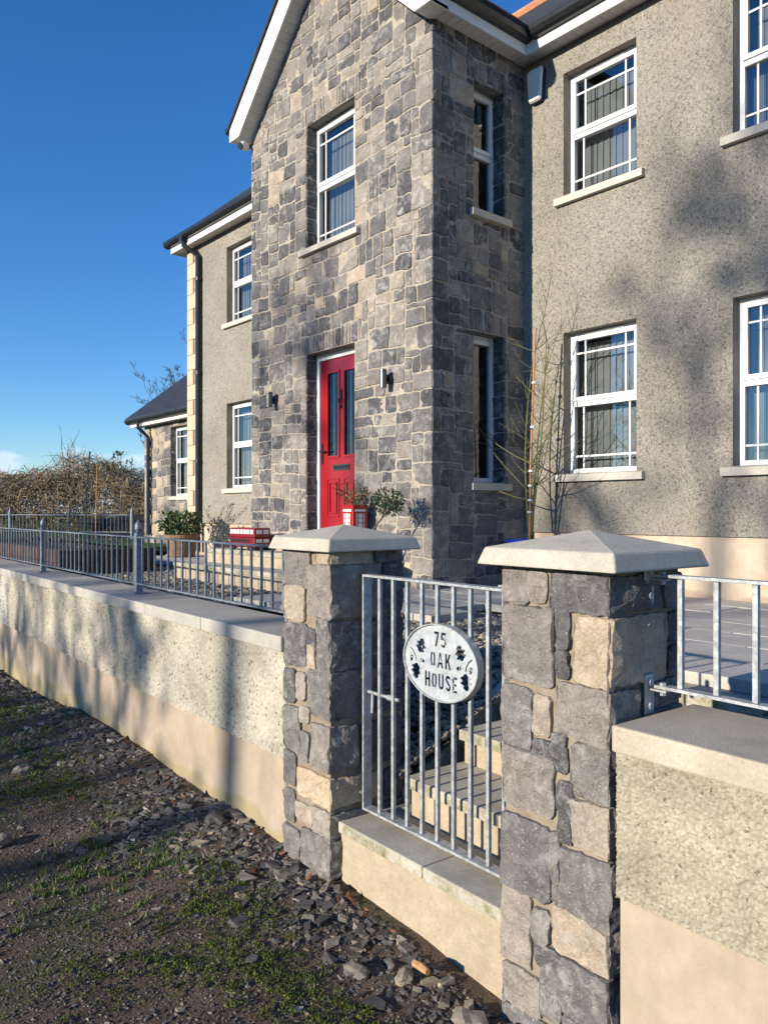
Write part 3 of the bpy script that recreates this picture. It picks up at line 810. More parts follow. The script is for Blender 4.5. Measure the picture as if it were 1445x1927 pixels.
# bargeboards
for sgn in (-1, 1):
    X = lambda a: APX + sgn * (a - APX) * -1 if sgn == 1 else a
    pts = [(-9.245, ZS - .02), (-9.01, ZS - .02), (APX, AZ - .03), (APX, AZ + .34), (-9.245, AZ + .34 + SL * (-9.245 - APX))]
    pts = [(X(a), b) for a, b in pts]
    m = MB(); m.prism(pts, lambda u, v, d: (u, d, v), YP - .215, YP - .19); fixn(m.build('bargeboard', PVC, house))
    m = MB(); c = 2 * APX if sgn == 1 else 0
    e0, e1 = ((-9.24, -9.02) if sgn == -1 else (2 * APX + 9.02, 2 * APX + 9.24))
    m.box(e0, e1, YP - .19, YP + .02, ZS - .018, ZS + .012); m.build('eaves_box', SOFFIT, house)
    n = 21
    for k in range(n):                                      # raking soffit boards
        a0 = -9.02 + (APX + 9.02) * k / n; a1 = -9.02 + (APX + 9.02) * (k + .955) / n
        b0, b1 = ZS + .0 + (AZ - ZS) * k / n, ZS + (AZ - ZS) * (k + .955) / n
        P = [(X(a0), YP - .19, b0), (X(a1), YP - .19, b1), (X(a1), YP + .01, b1), (X(a0), YP + .01, b0)]
        P += [(p[0], p[1], p[2] + .012) for p in P]
        fixn(MB().add(P, [(0, 1, 2, 3), (7, 6, 5, 4), (0, 4, 5, 1), (2, 6, 7, 3), (1, 5, 6, 2), (3, 7, 4, 0)]).build('soffit_board', SOFFIT, house))
# downpipe of the left corner
m = MB()
m.tube([(-13.33, YE - .05, g0 + .02), (-13.33, YE - .05, g0 - .10), (-13.12, YW - .07, g0 - .32), (-13.12, YW - .07, .98)], .046, 10)
m.box(-13.40, -13.26, YE - .11, YE, g0 - .03, g0 + .10)
for zz in (5.9, 4.2, 2.6, 1.3): m.lathe([(.054, -.03), (.054, .03)], (-13.12, YW - .07, zz), 10)
m.build('downpipe', BLACK, house)

# ------------------------------------------------------------------ single storey annex at the left
YA = 7.75
annex = thing('annex', 'single storey stone wing with dark slate roof beyond the left corner', 'building', (-15.7, 8.5, 1.2))
FA = fnY(YA); AW = (-16.42, -15.55, 2.03, 3.56)
aw = sheet('annex_wall', MORTAR, annex, FA, [-17.80, -13.5], [.8, 3.80], [AW])
MB().add([(-17.80, YA, .8), (-17.80, 13, .8), (-17.80, 13, 3.8), (-17.80, 10.4, 5.9), (-17.80, YA, 3.8)], [(0, 1, 2, 3, 4)]).build('annex_gable', MORTAR, annex)
reveal('reveal', MORTAR, aw, FA, AW, .16, LINTEL); window(annex, FA, AW, .13, seed=41); sill(annex, FA, AW, .08)
la = Layout([-17.80, AW[0], AW[1], -13.5], [.95, 1.95, 3.56, 3.80], .075, 8)
la.block(AW[0], AW[1], 1.95, 3.56); la.fill(hsz=((2, 5), (3, 4)))
for rc in la.rects:
    poly = round_poly(la.poly(rc, .008), .018, rs); V, F = stone_geo(poly, FA, rs.uniform(.006, .02), rs)
    mk('stone', V, F, STONE, aw, tone=min(1, pick_tone(rs) + .15))
z = AW[2]
while z < AW[3] - .05:
    hh = min(.24, AW[3] - z); poly = round_poly([(-.004, z + .006, True), (.16, z + .006, True), (.16, z + hh - .006, True), (-.004, z + hh - .006, True)], .008, rs)
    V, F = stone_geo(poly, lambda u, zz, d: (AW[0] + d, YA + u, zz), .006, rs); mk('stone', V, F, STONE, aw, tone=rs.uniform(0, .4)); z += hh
m = MB(); m.prism([(7.42, 3.86), (10.6, 6.35), (13.6, 3.86), (13.6, 3.80), (10.6, 6.28), (7.42, 3.80)], lambda u, v, d: (d, u, v), -18.15, -13.64); fixn(m.build('annex_roof', SLATE, annex))
MB().box(-18.12, -13.66, 7.53, 7.555, 3.66, 3.82).build('fascia', PVC, annex)
MB().box(-18.12, -13.66, 7.555, YA + .02, 3.67, 3.685).build('soffit', SOFFIT, annex)
m = MB(); m.prism(GUT, lambda u, v, d: (d, 7.53 - u, 3.73 + v), -18.2, -13.66); fixn(m.build('gutter', BLACK, annex))
m = MB(); m.tube([(-17.5, 7.46, 3.74), (-17.5, 7.46, 3.62), (-17.42, 7.67, 3.40), (-17.42, 7.67, 1.15)], .045, 8); m.build('downpipe', BLACK, annex)

# ------------------------------------------------------------------ garden walls
FY = 2.031                                                 # front plane of the pillars (G)
def cast(name, x0, x1, z0, z1, front, step, cell, amp, parent, mat, seed, gaps=.25, dark=.06):
    """dashed render as relief: chips of stone thrown on a wet coat"""
    rg_ = np.random.default_rng(seed)
    nx, nz_ = int((x1 - x0) / step) + 1, int((z1 - z0) / step) + 1
    X, Z = np.meshgrid(np.linspace(x0, x1, nx), np.linspace(z0, z1, nz_))
    cw, ch = int((x1 - x0) / cell) + 4, int((z1 - z0) / cell) + 4
    jx, jz = rg_.random((ch, cw)), rg_.random((ch, cw)); hh = rg_.beta(2, 1.6, (ch, cw)) * (rg_.random((ch, cw)) > gaps); tt = rg_.random((ch, cw))
    asp, rot = rg_.uniform(.7, 1.5, (ch, cw)), rg_.uniform(0, 3.14, (ch, cw))
    ci, cj = ((X - x0) / cell).astype(int) + 1, ((Z - z0) / cell).astype(int) + 1
    best = np.zeros_like(X); tone = np.full_like(X, .45)
    for dj in (-1, 0, 1):
        for di in (-1, 0, 1):
            a, b = ci + di, cj + dj
            ux, uz = X - x0 - (a - 1 + jx[b, a]) * cell, Z - z0 - (b - 1 + jz[b, a]) * cell
            c, s_ = np.cos(rot[b, a]), np.sin(rot[b, a]); p, q = (ux * c + uz * s_) * asp[b, a], (-ux * s_ + uz * c) / asp[b, a]
            r2 = (p * p + q * q) / (cell * .80) ** 2
            h = hh[b, a] * np.sqrt(np.clip(1 - r2, 0, 1))
            m_ = h > best; best = np.where(m_, h, best); tone = np.where(m_, np.where(tt[b, a] < dark, .02, .35 + .6 * tt[b, a]), tone)
    best = best + .18 * rg_.random(X.shape)
    edge = (X > x1 - step * .5) | (X < x0 + step * .5)
    V = np.stack([X * CG - (front - best * amp) * SG, X * SG + (front - best * amp) * CG, Z], 2).reshape(-1, 3)
    ii_, jj_ = np.meshgrid(np.arange(nx - 1), np.arange(nz_ - 1)); a = (jj_ * nx + ii_).ravel()
    return mk_np(name, V, np.stack([a, a + 1, a + nx + 1, a + nx], 1), mat, parent, tone=tone.ravel(), smooth=True)
def garden_wall(label, x0, x1, joints, rmat, cmat, front, zc0, zc1, rb):
    p = thing('garden_wall', label, 'garden wall', GW((x0 + x1) / 2, 2.2, 0), 'low rendered garden walls')
    MB('G').box(x0, x1, front + .02, 2.40, -.6, rb + .02).build('plinth', PLINTH_G, p)
    m = MB('G'); m.box(x0, x1, front + .004, 2.395, rb, zc0); m.build('render_panel', rmat, p)
    js = [x0] + joints + [x1]
    for a, b in zip(js[:-1], js[1:]):
        m = MB('G'); dz = RNG.uniform(-.0015, .0015); dy = RNG.uniform(-.002, .002)
        m.bbox(a + .0025, b - .0025, front - .028 + dy, 2.425 + dy, zc0 + dz, zc1 + dz, .007); m.build('coping_stone', cmat, p)
    return p
lw = garden_wall('pale pebble dashed garden wall with grey coping left of the gate', -16.0, -3.44,
                 [-15.1, -14.2, -13.3, -12.4, -11.5, -10.6, -9.7, -8.8, -7.9, -7.0, -6.14, -5.26, -4.38], RENDER_L, COPE, 2.035, .978, 1.056, .436)
rw = garden_wall('cream roughcast garden wall with buff coping right of the gate', -1.462, 4.0, [-.05, .85, 1.75, 2.65], RENDER_R, COPE_R, 2.012, .962, 1.042, .520)

DASH_L = m_tone('cream dash chips', [(0, (.12, .105, .08)), (.3, (.30, .272, .215)), (.6, (.375, .342, .275)), (1, (.45, .415, .34))], .92, 300, .0015, .2, 3)
DASH_R = m_tone('cream roughcast chips', [(0, (.16, .135, .10)), (.3, (.275, .24, .18)), (.6, (.36, .315, .238)), (1, (.45, .40, .31))], .92, 330, .0022, .2, 3)
cast('dash_chips', -9.4, -3.44, .436, .978, 2.038, .0060, .0105, .009, lw, DASH_L, 3, .40, .05)
cast('dash_chips', -1.462, .1, .520, .962, 2.015, .0024, .0070, .0080, rw, DASH_R, 4, .34, .012)

# ------------------------------------------------------------------ stone pillars with caps
RS = [(-1.944,1.375,-1.826,1.474,.52),(-1.822,1.382,-1.753,1.478,.66),(-1.728,1.37,-1.498,1.476,.30),(-1.932,1.111,-1.722,1.351,.55),(-1.705,1.243,-1.654,1.352,.2),(-1.705,1.139,-1.659,1.223,.15),(-1.633,1.146,-1.521,1.346,.84),(-1.937,.888,-1.812,1.078,.44),(-1.808,.941,-1.735,1.061,.76),(-1.702,.966,-1.521,1.118,.62),(-1.812,.845,-1.666,.917,.12),(-1.727,.922,-1.67,.953,.3),(-1.927,.668,-1.718,.854,.56),(-1.645,.785,-1.505,.944,.48),(-1.703,.715,-1.644,.805,.12),(-1.644,.621,-1.513,.765,.78),(-1.691,.615,-1.648,.71,.12),(-1.917,.393,-1.731,.62,.34),(-1.731,.418,-1.699,.628,.5),(-1.695,.39,-1.517,.586,.46),(-1.927,.138,-1.815,.374,.72),(-1.811,.256,-1.731,.349,.52),(-1.719,.256,-1.497,.382,.83),(-1.794,.174,-1.695,.232,.16),(-1.925,-.013,-1.777,.108,.62),(-1.769,.02,-1.687,.175,.5),(-1.699,.068,-1.505,.222,.36),(-1.92,-.14,-1.70,-.03,.4),(-1.68,-.14,-1.51,.05,.4)]
LS = [(-3.433,1.322,-3.314,1.491,.5),(-3.31,1.32,-3.205,1.491,.5),(-3.154,1.445,-3.019,1.493,.84),(-3.217,1.193,-3.014,1.43,.6),(-3.428,1.159,-3.252,1.309,.80),(-3.443,.934,-3.234,1.129,.28),(-3.222,1.05,-3.161,1.12,.2),(-3.243,.935,-3.166,1.039,.78),(-3.144,.95,-3.03,1.166,.34),(-3.452,.747,-3.341,.895,.3),(-3.328,.769,-3.247,.891,.72),(-3.212,.722,-3.027,.933,.4),(-3.452,.52,-3.296,.716,.44),(-3.296,.673,-3.217,.741,.7),(-3.296,.488,-3.217,.605,.5),(-3.191,.486,-3.03,.679,.54),(-3.471,.337,-3.332,.488,.28),(-3.305,.316,-3.035,.438,.87),(-3.485,.162,-3.346,.303,.3),(-3.332,.194,-3.183,.261,.76),(-3.183,.179,-3.035,.277,.74),(-3.481,-.019,-3.296,.121,.44),(-3.275,-.008,-3.045,.156,.42),(-3.47,-.15,-3.05,-.03,.4)]
def pillar_stone(poly, fn, prot, rng, tone, parent, extra=None):
    """denser stone with a split face: rings of points with noise"""
    n0 = len(poly); P = []
    for k in range(n0):                                     # subdivide the outline
        a, b = poly[k], poly[(k + 1) % n0]; L = math.hypot(b[0] - a[0], b[1] - a[1]); q = max(1, int(L / .022))
        for t in range(q):
            jx = rng.uniform(-.004, .004) if t else 0
            P.append((a[0] + (b[0] - a[0]) * t / q + jx, a[1] + (b[1] - a[1]) * t / q + jx))
    n = len(P); cx_ = sum(p[0] for p in P) / n; cz_ = sum(p[1] for p in P) / n
    ph = [rng.uniform(0, 6.3) for _ in range(6)]; tx, tz = rng.uniform(-.05, .05), rng.uniform(-.05, .05)
    def dn(x, z):
        return prot + (x - cx_) * tx + (z - cz_) * tz + .0035 * math.sin(31 * x + 17 * z + ph[0]) + .003 * math.sin(-23 * x + 41 * z + ph[1]) + .0022 * math.sin(77 * x + 63 * z + ph[2]) + rng.uniform(-.0012, .0012)
    V, F = [], []
    for s_, mode in ((1, 'b'), (1, 'e'), (.975, 'f'), (.70, 'f'), (.36, 'f')):
        for x, z in P:
            xx, zz = cx_ + (x - cx_) * s_, cz_ + (z - cz_) * s_
            d = -.02 if mode == 'b' else (max(.0015, prot * .72) + rng.uniform(-.0015, .0015) if mode == 'e' else dn(xx, zz) + (.002 if s_ < .9 else 0))
            V.append(fn(xx, zz, d))
    V.append(fn(cx_, cz_, dn(cx_, cz_) + .002))
    for r_ in range(4):
        F += [(r_ * n + k, r_ * n + (k + 1) % n, (r_ + 1) * n + (k + 1) % n, (r_ + 1) * n + k) for k in range(n)]
    F += [(4 * n + k, 4 * n + (k + 1) % n, 5 * n) for k in range(n)]
    if extra:
        V2, F2 = extra; q = len(V); V = V + V2; F = F + [tuple(i + q for i in f) for f in F2]
    return V, F
def quad_pts(x0, z0, x1, z1, rng, j=.012):
    q = lambda: rng.uniform(-j, j)
    return [(x0 + q() * .5, z0 + q(), True), (x1 + q() * .5, z0 + q(), True), (x1 + q() * .5, z1 + q(), True), (x0 + q() * .5, z1 + q(), True)]
def pillar(label, xl, xr, yb, S, seed, cap):
    r = random.Random(seed)
    p = thing('gate_pillar', label, 'gate pillar', GW((xl + xr) / 2, (FY + yb) / 2, 0), 'stone gate pillars')
    MB('G').box(xl + .006, xr - .006, FY + .006, yb - .006, -.3, 1.495).build('mortar_core', MORTAR_P, p)
    ff = lambda x, z, d: GW(x, FY - d, z); fs = lambda y, z, d: GW(xr + d, y, z); fl = lambda y, z, d: GW(xl - d, y, z); fb = lambda x, z, d: GW(x, yb + d, z)
    rows = []
    for (a, b, c, d, tn) in S:
        corner = c > xr - .05; left = a < xl + .05
        a2, c2 = (xl - .002 if left else a - .006), (xr if corner else c + .006)
        pts = quad_pts(a2 + (0 if left else .004), b - .010, c2 - (0 if corner else .001), d + .009, r, .009)
        pr_ = r.uniform(.004, .011)
        if corner:
            pts = [(xr + .007, z_, c_) if k in (1, 2) else (x_, z_, c_) for k, (x_, z_, c_) in enumerate(pts)]
            rows.append((b - .008, d + .006, tn))
        poly = round_poly(pts, min(.014, .16 * min(c2 - a2, d - b + .014)), r, keep=(lambda x: x > xr) if corner else None)
        ex = None
        if corner:                                          # the same stone seen on the side face
            wd = r.uniform(.16, .30)
            q = [(FY - .005, b - .006, True), (FY + wd, b - .004 + r.uniform(-.01, .01), True), (FY + wd + r.uniform(-.02, .02), d + .004, True), (FY - .005, d + .004, True)]
            sp_ = round_poly(q, .014, r, keep=lambda x: x < FY); ex = pillar_stone(sp_, fs, r.uniform(.005, .011), r, tn, p)
            rows[-1] = rows[-1] + (FY + wd,)
        V, F = pillar_stone(poly, ff, pr_, r, tn, p, ex)
        mk('stone', V, F, STONE_NEAR, p, tone=min(1, max(0, tn + r.uniform(-.04, .04))))
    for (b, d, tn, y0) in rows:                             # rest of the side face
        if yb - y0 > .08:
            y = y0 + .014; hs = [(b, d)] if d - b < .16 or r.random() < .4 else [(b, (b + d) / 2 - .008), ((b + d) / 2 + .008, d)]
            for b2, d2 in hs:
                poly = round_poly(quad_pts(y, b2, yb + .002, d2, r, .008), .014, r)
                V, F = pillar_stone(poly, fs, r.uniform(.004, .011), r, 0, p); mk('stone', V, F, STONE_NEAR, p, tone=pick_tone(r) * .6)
    for fn, u0, u1 in ((fl, FY, yb), (fb, xl, xr)):         # faces turned away from the gate road
        z = -.12
        while z < 1.45:
            hh = min(r.uniform(.14, .25), 1.49 - z); um = u0 + (u1 - u0) * r.uniform(.35, .65)
            for ua, ub in ((u0, um - .012), (um, u1)):
                poly = round_poly(quad_pts(ua + .004, z + .004, ub - .004, z + hh - .012, r, .008), .014, r)
                V, F = stone_geo(poly, fn, r.uniform(.008, .018), r); mk('stone', V, F, STONE_NEAR, p, tone=pick_tone(r))
            z += hh
    # cast cap: sloping edge, pyramid top
    cx0, cx1, cy0, cy1 = cap
    m = bmesh.new(); zb_, zt, zp = 1.498, 1.557, 1.619; i_ = .020
    B = [(cx0, cy0, zb_), (cx1, cy0, zb_), (cx1, cy1, zb_), (cx0, cy1, zb_)]
    T = [(cx0 + i_, cy0 + i_, zt), (cx1 - i_, cy0 + i_, zt), (cx1 - i_, cy1 - i_, zt), (cx0 + i_, cy1 - i_, zt)]
    vs_ = [m.verts.new(GW(*v)) for v in B + T + [((cx0 + cx1) / 2, (cy0 + cy1) / 2, zp)]]
    for f_ in ((3, 2, 1, 0), (0, 1, 5, 4), (1, 2, 6, 5), (2, 3, 7, 6), (3, 0, 4, 7), (4, 5, 8), (5, 6, 8), (6, 7, 8), (7, 4, 8)): m.faces.new([vs_[k] for k in f_])
    bmesh.ops.bevel(m, geom=[e_ for e_ in m.edges if e_.verts[0].co.z < 1.6 and e_.verts[1].co.z < 1.6], offset=.007, segments=2, affect='EDGES', profile=.5)
    m.verts.ensure_lookup_table(); m.verts.index_update()
    V = [v.co[:] for v in m.verts]; F = [[v.index for v in f_.verts] for f_ in m.faces]; m.free()
    mk('cap', V, F, CAPM, p)
    return p
pillar('stone gate pillar with pale pyramid cap on the left of the gate', -3.445, -3.035, 2.452, LS, 3, (-3.50, -2.955, 1.965, 2.515))
pillar('stone gate pillar with pale pyramid cap on the right of the gate', -1.945, -1.505, 2.425, RS, 6, (-2.005, -1.425, 1.955, 2.475))

# ------------------------------------------------------------------ steps from the gate
steps = thing('garden_steps', 'concrete slab steps rising behind the gate between the pillars', 'steps', GW(-2.4, 2.6, .25))
for a, b in ((-3.03, -2.435), (-2.43, -1.95)):
    m = MB('G'); m.bbox(a, b, 2.070, 2.62, .198, .25, .006); m.build('threshold_slab', STEPM, steps)
MB('G').box(-3.03, -1.95, 2.088, 2.55, -.3, .198).build('threshold_riser', PLINTH_S, steps)
for k, (zt, yf) in enumerate(((.44, 2.36), (.605, 2.70), (.765, 3.03))):
    for a, b in ((-2.88, -2.285), (-2.28, -1.70)):
        m = MB('G'); m.bbox(a + RNG.uniform(-.004, .004), b, yf - .012 + RNG.uniform(-.004, .004), yf + .44, zt - .052, zt, .006); m.build('tread_slab', STEPM, steps)
    MB('G').box(-2.86, -1.72, yf + .012, yf + .4, zt - .25, zt - .052).build('riser', PLINTH_S, steps)
m = MB('G')
V = [(-3.045, 2.46, .33), (-3.045, 3.40, .90), (-3.045, 3.40, .55), (-3.045, 2.46, .05)]
V = V + [(x + .055, y, z) for x, y, z in V]
m.add(V, [(0, 1, 2, 3), (7, 6, 5, 4), (0, 4, 5, 1), (1, 5, 6, 2), (2, 6, 7, 3), (3, 7, 4, 0)]); fixn(m.build('sloping_kerb', STEPM, steps))
MB('G').box(-1.70, -1.655, 2.43, 3.36, .2, .80).build('side_kerb', STEPM, steps)

# ------------------------------------------------------------------ paving, gravel beds
patio = tag(mk('patio', [(-5.6, 4.75, .84), (1.4, 4.75, .84), (1.4, 6.83, .84), (-5.6, 6.83, .84)], [(0, 1, 2, 3)], SOILP), 'grey slab patio round the front of the house', 'patio', kind='structure')
WL[patio.name] = Vector((0, 0, 0))
def slab_mesh(w_, l_):
    m = MB(); m.bbox(-w_ / 2 + .004, w_ / 2 - .004, -l_ / 2 + .004, l_ / 2 - .004, -.06, 0, .004)
    me = bpy.data.meshes.new('paving_slab'); me.from_pydata(m.v, [], m.f); me.update(); me.materials.append(SLAB); return me
SM = slab_mesh(.60, .45)
def in_patio(x, y):
    gx, gy = WG(x, y)
    if y > YW + .02: return False
    if XL - .05 < x < XR + .02 and y > YP - .02: return False
    if -9.35 < x < -6.15 and y > 4.35: return False        # door steps
    if x > -4.45: return (gx > -2.95 and gy > 3.33) or y > 4.75
    if x > -6.2: return y > 3.35
    return x > -13.4 and y > 5.35
k = 0
for r_ in range(9):
    y = 3.125 + .45 * r_ + .22
    off = .3 if r_ % 2 else 0
    for c_ in range(26):
        x = -13.5 + off + .6 * c_
        if in_patio(x, y):
            place(SM, 'paving_slab', (x, y, .915 + RNG.uniform(-.003, .003)), patio, RNG.uniform(-.004, .004)); k += 1
# edge of the patio above the top tread and at the gravel
MB('G').box(-2.93, 1.3, 3.36, 3.5, .5, .855).build('patio_edge', STEPM, patio)
MB().box(-4.62, -4.47, 3.40, 4.7, .5, .865).build('patio_edge', STEPM, patio)
# steps up to the front door
dst = thing('door_steps', 'mossy concrete steps leading up to the red front door', 'steps', (-7.6, 5.0, .9))
for zt, yf, xa, xb_ in ((1.05, 4.42, -9.30, -6.05), (1.225, 4.77, -9.12, -6.08), (1.405, 5.08, -8.95, -6.12)):
    n = 5
    for q in range(n):
        a = xa + (xb_ - xa) * q / n; b = xa + (xb_ - xa) * (q + 1) / n
        m = MB(); m.bbox(a + .003, b - .003, yf + RNG.uniform(-.004, .004), min(yf + .6, YP + .12), zt - .055, zt, .006); m.build('tread_slab', STEPM, dst)
    MB().box(xa + .02, xb_ - .02, yf + .02, YP - .001, zt - .3, zt - .055).build('riser', PLINTH_S, dst)

ICO = None
def ico():
    bm = bmesh.new(); bmesh.ops.create_icosphere(bm, subdivisions=1, radius=1)
    V = np.array([v.co[:] for v in bm.verts]); F = np.array([[v.index for v in f_.verts] for f_ in bm.faces]); bm.free(); return V, F
def scatter(name, P, S, mat, parent=None, seed=0, flat=.6, rough=.25, tone=None, variants=8, emb=.3, shard=False):
    """many loose stones in one mesh: P (n,3), S (n,)"""
    rg = np.random.default_rng(seed); V0, F0 = ico(); n = len(P)
    if n == 0: return
    if shard:                                              # split fragments: skewed blocks with a broken corner
        V0 = np.array([(x, y, z) for z in (-1, 1) for y in (-1, 1) for x in (-1, 1)], float) * .8
        F0 = np.array([(0, 2, 3), (0, 3, 1), (4, 5, 7), (4, 7, 6), (0, 1, 5), (0, 5, 4), (2, 6, 7), (2, 7, 3), (0, 4, 6), (0, 6, 2), (1, 3, 7), (1, 7, 5)])
        var = [V0 * np.array([1.15, .85, 1]) + rg.uniform(-rough, rough, V0.shape) for _ in range(variants)]
    else: var = [V0 * (1 + rg.uniform(-rough, rough, (len(V0), 1))) for _ in range(variants)]
    vi = rg.integers(0, variants, n)
    B = np.stack(var)[vi]                                  # n,12,3
    sc_ = np.stack([rg.uniform(.75, 1.35, n), rg.uniform(.6, 1.0, n), rg.uniform(.6, 1.2, n) * flat], 1)
    B = B * (S[:, None, None] * sc_[:, None, :])
    th = rg.uniform(0, 6.283, n); c, s_ = np.cos(th), np.sin(th)
    tilt = rg.normal(0, .35, n); ct, st = np.cos(tilt), np.sin(tilt)
    y, z = B[:, :, 1] * ct[:, None] - B[:, :, 2] * st[:, None], B[:, :, 1] * st[:, None] + B[:, :, 2] * ct[:, None]
    x = B[:, :, 0]
    X = x * c[:, None] - y * s_[:, None]; Y = x * s_[:, None] + y * c[:, None]
    B = np.stack([X, Y, z], 2) + P[:, None, :]
    B[:, :, 2] += (S * flat * (1 - emb))[:, None] * .8
    F = (F0[None] + (np.arange(n) * len(V0))[:, None, None]).reshape(-1, 3)
    t = rg.random(n) if tone is None else tone
    return mk_np(name, B.reshape(-1, 3), F, mat, parent, tone=np.repeat(t, len(V0)))
def gravel_z(gx, gy):
    if gx < -4.5: return .845 + .03 * max(0, min(1, (-gx - 8) / 6))
    if gx < -2.9: return .40 + .44 * min(1, max(0, (gy - 2.43) / 1.0))
    return .83
beds = []
for (a, b, c, d) in ((-15.5, -4.55, 2.42, 5.75), (-4.6, -2.985, 2.42, 5.1), (-1.66, 1.2, 2.42, 3.37)):
    nxx, nyy = max(2, int((b - a) / .25)), 12
    V = [GW(a + (b - a) * i / nxx, c + (d - c) * j / nyy, gravel_z(a + (b - a) * i / nxx, c + (d - c) * j / nyy) - .02) for j in range(nyy + 1) for i in range(nxx + 1)]
    F = [(j * (nxx + 1) + i, j * (nxx + 1) + i + 1, (j + 1) * (nxx + 1) + i + 1, (j + 1) * (nxx + 1) + i) for j in range(nyy) for i in range(nxx)]
    beds.append((V, F))
V, F = [], []
for v, f_ in beds:
    q = len(V); V += v; F += [tuple(i + q for i in t) for t in f_]
bed = tag(mk('gravel_bed', V, F, SOILP), 'gravel bed between the garden wall and the house', 'gravel bed', kind='structure')
WL[bed.name] = Vector((0, 0, 0))
rg = np.random.default_rng(7)
def bed_pts(a, b, c, d, n):
    gx, gy = rg.uniform(a, b, n), rg.uniform(c, d, n)
    P = []
    for x, y in zip(gx, gy):
        wx, wy, _ = GW(x, y)
        if in_patio(wx, wy) or (-9.3 < wx < -6.1 and wy > 4.4) or (XL < wx < XR and wy > 5.38): continue
        P.append((wx, wy, gravel_z(x, y) + rg.uniform(-.012, .006)))
    return P
P = bed_pts(-11, -4.5, 2.43, 4.8, 21000) + bed_pts(-4.55, -2.99, 2.43, 5.0, 9500) + bed_pts(-1.65, .6, 2.43, 3.36, 3000)
P = np.array(P); S = rg.uniform(.012, .030, len(P)) * np.where(rg.random(len(P)) < .1, 1.4, 1)
tag(scatter('gravel', P, S, PEBBLE, None, 1, .62, .10, rg.beta(1.6, 2.0, len(P)), 10, .2), 'rounded buff and grey gravel lying in the garden beds', 'gravel', kind='stuff')

# ------------------------------------------------------------------ gate
GY = 2.215
gate = thing('gate', 'galvanised steel bar gate with an oval plate, hung between the stone pillars', 'gate', GW(-2.54, GY, .28))
gx0, gx1, gz0, gz1 = -3.005, -2.095, .285, 1.388
MB('G').bbox(gx0, gx0 + .010, GY - .025, GY + .025, gz0, gz1, .0012).build('stile', GALV, gate)
MB('G').bbox(gx1 - .012, gx1, GY - .025, GY + .025, gz0, gz1, .0012).build('stile', GALV, gate)
MB('G').bbox(gx0 + .0105, gx1 - .0125, GY - .025, GY + .025, gz1 - .011, gz1, .0012).build('top_rail', GALV, gate)
MB('G').bbox(gx0 + .0105, gx1 - .0125, GY - .025, GY + .025, gz0, gz0 + .011, .0012).build('bottom_rail', GALV, gate)
def bar_mesh(name, w_, h_, mat):
    m = MB(); m.bbox(-w_ / 2, w_ / 2, -w_ / 2, w_ / 2, 0, h_, .0012)
    me = bpy.data.meshes.new(name); me.from_pydata(m.v, [], m.f); me.update(); me.materials.append(mat); return me
GB = bar_mesh('gate_bar', .0165, gz1 - gz0 - .0225, GALV)
for k in range(1, 9):
    x = gx0 + .006 + (gx1 - gx0 - .012) * k / 9
    place(GB, 'bar', GW(x, GY, gz0 + .0112), gate, DR)
m = MB('G'); m.tube([(gx0 - .045, GY + .005, .835), (gx0 + .24, GY + .005, .835)], .008, 8)
m.tube([(gx0 + .055, GY + .005, .835), (gx0 + .055, GY - .005, .83), (gx0 + .055, GY - .008, .745)], .007, 8)
m.lathe([(.013, 0), (.013, .045)], (gx0 + .16, GY + .005, .835), 10, 'X')
m.build('latch_bolt', GALV, gate)
for zz in (.50, 1.18):
    m = MB('G'); m.box(gx1 + .001, -1.955, GY + .026, GY + .034, zz - .02, zz + .02); m.tube([(gx1 + .03, GY + .03, zz - .05), (gx1 + .03, GY + .03, zz + .05)], .011, 8); m.build('hinge', GALV, gate)

# the oval plate: a flat sheet with the number, name, leaves and acorns cut right through it
ECX, ECZ, EA, EB = -2.445, 1.058, .230, .160
def ell(a, b, n=64): return [(a * math.cos(2 * math.pi * k / n), b * math.sin(2 * math.pi * k / n)) for k in range(n)]
def stroke(P, w_):
    """outline of a thick polyline"""
    L, R_ = [], []
    for k, (x, y) in enumerate(P):
        a = P[max(k - 1, 0)]; b = P[min(k + 1, len(P) - 1)]
        dx, dy = b[0] - a[0], b[1] - a[1]; q = math.hypot(dx, dy) or 1
        nx, ny = -dy / q, dx / q
        m_ = 1.0
        if 0 < k < len(P) - 1:
            d1 = (x - a[0], y - a[1]); d2 = (b[0] - x, b[1] - y); l1, l2 = math.hypot(*d1), math.hypot(*d2)
            cs = max(-.2, (d1[0] * d2[0] + d1[1] * d2[1]) / (l1 * l2)); m_ = min(1.6, 1 / math.sqrt((1 + cs) / 2))
        L.append((x + nx * w_ / 2 * m_, y + ny * w_ / 2 * m_)); R_.append((x - nx * w_ / 2 * m_, y - ny * w_ / 2 * m_))
    return L + R_[::-1]
def arc(cx_, cy_, rx, ry, a0, a1, n=10):
    return [(cx_ + rx * math.cos(math.radians(a0 + (a1 - a0) * k / n)), cy_ + ry * math.sin(math.radians(a0 + (a1 - a0) * k / n))) for k in range(n + 1)]
T_ = .17                                                    # stroke weight in units of letter height
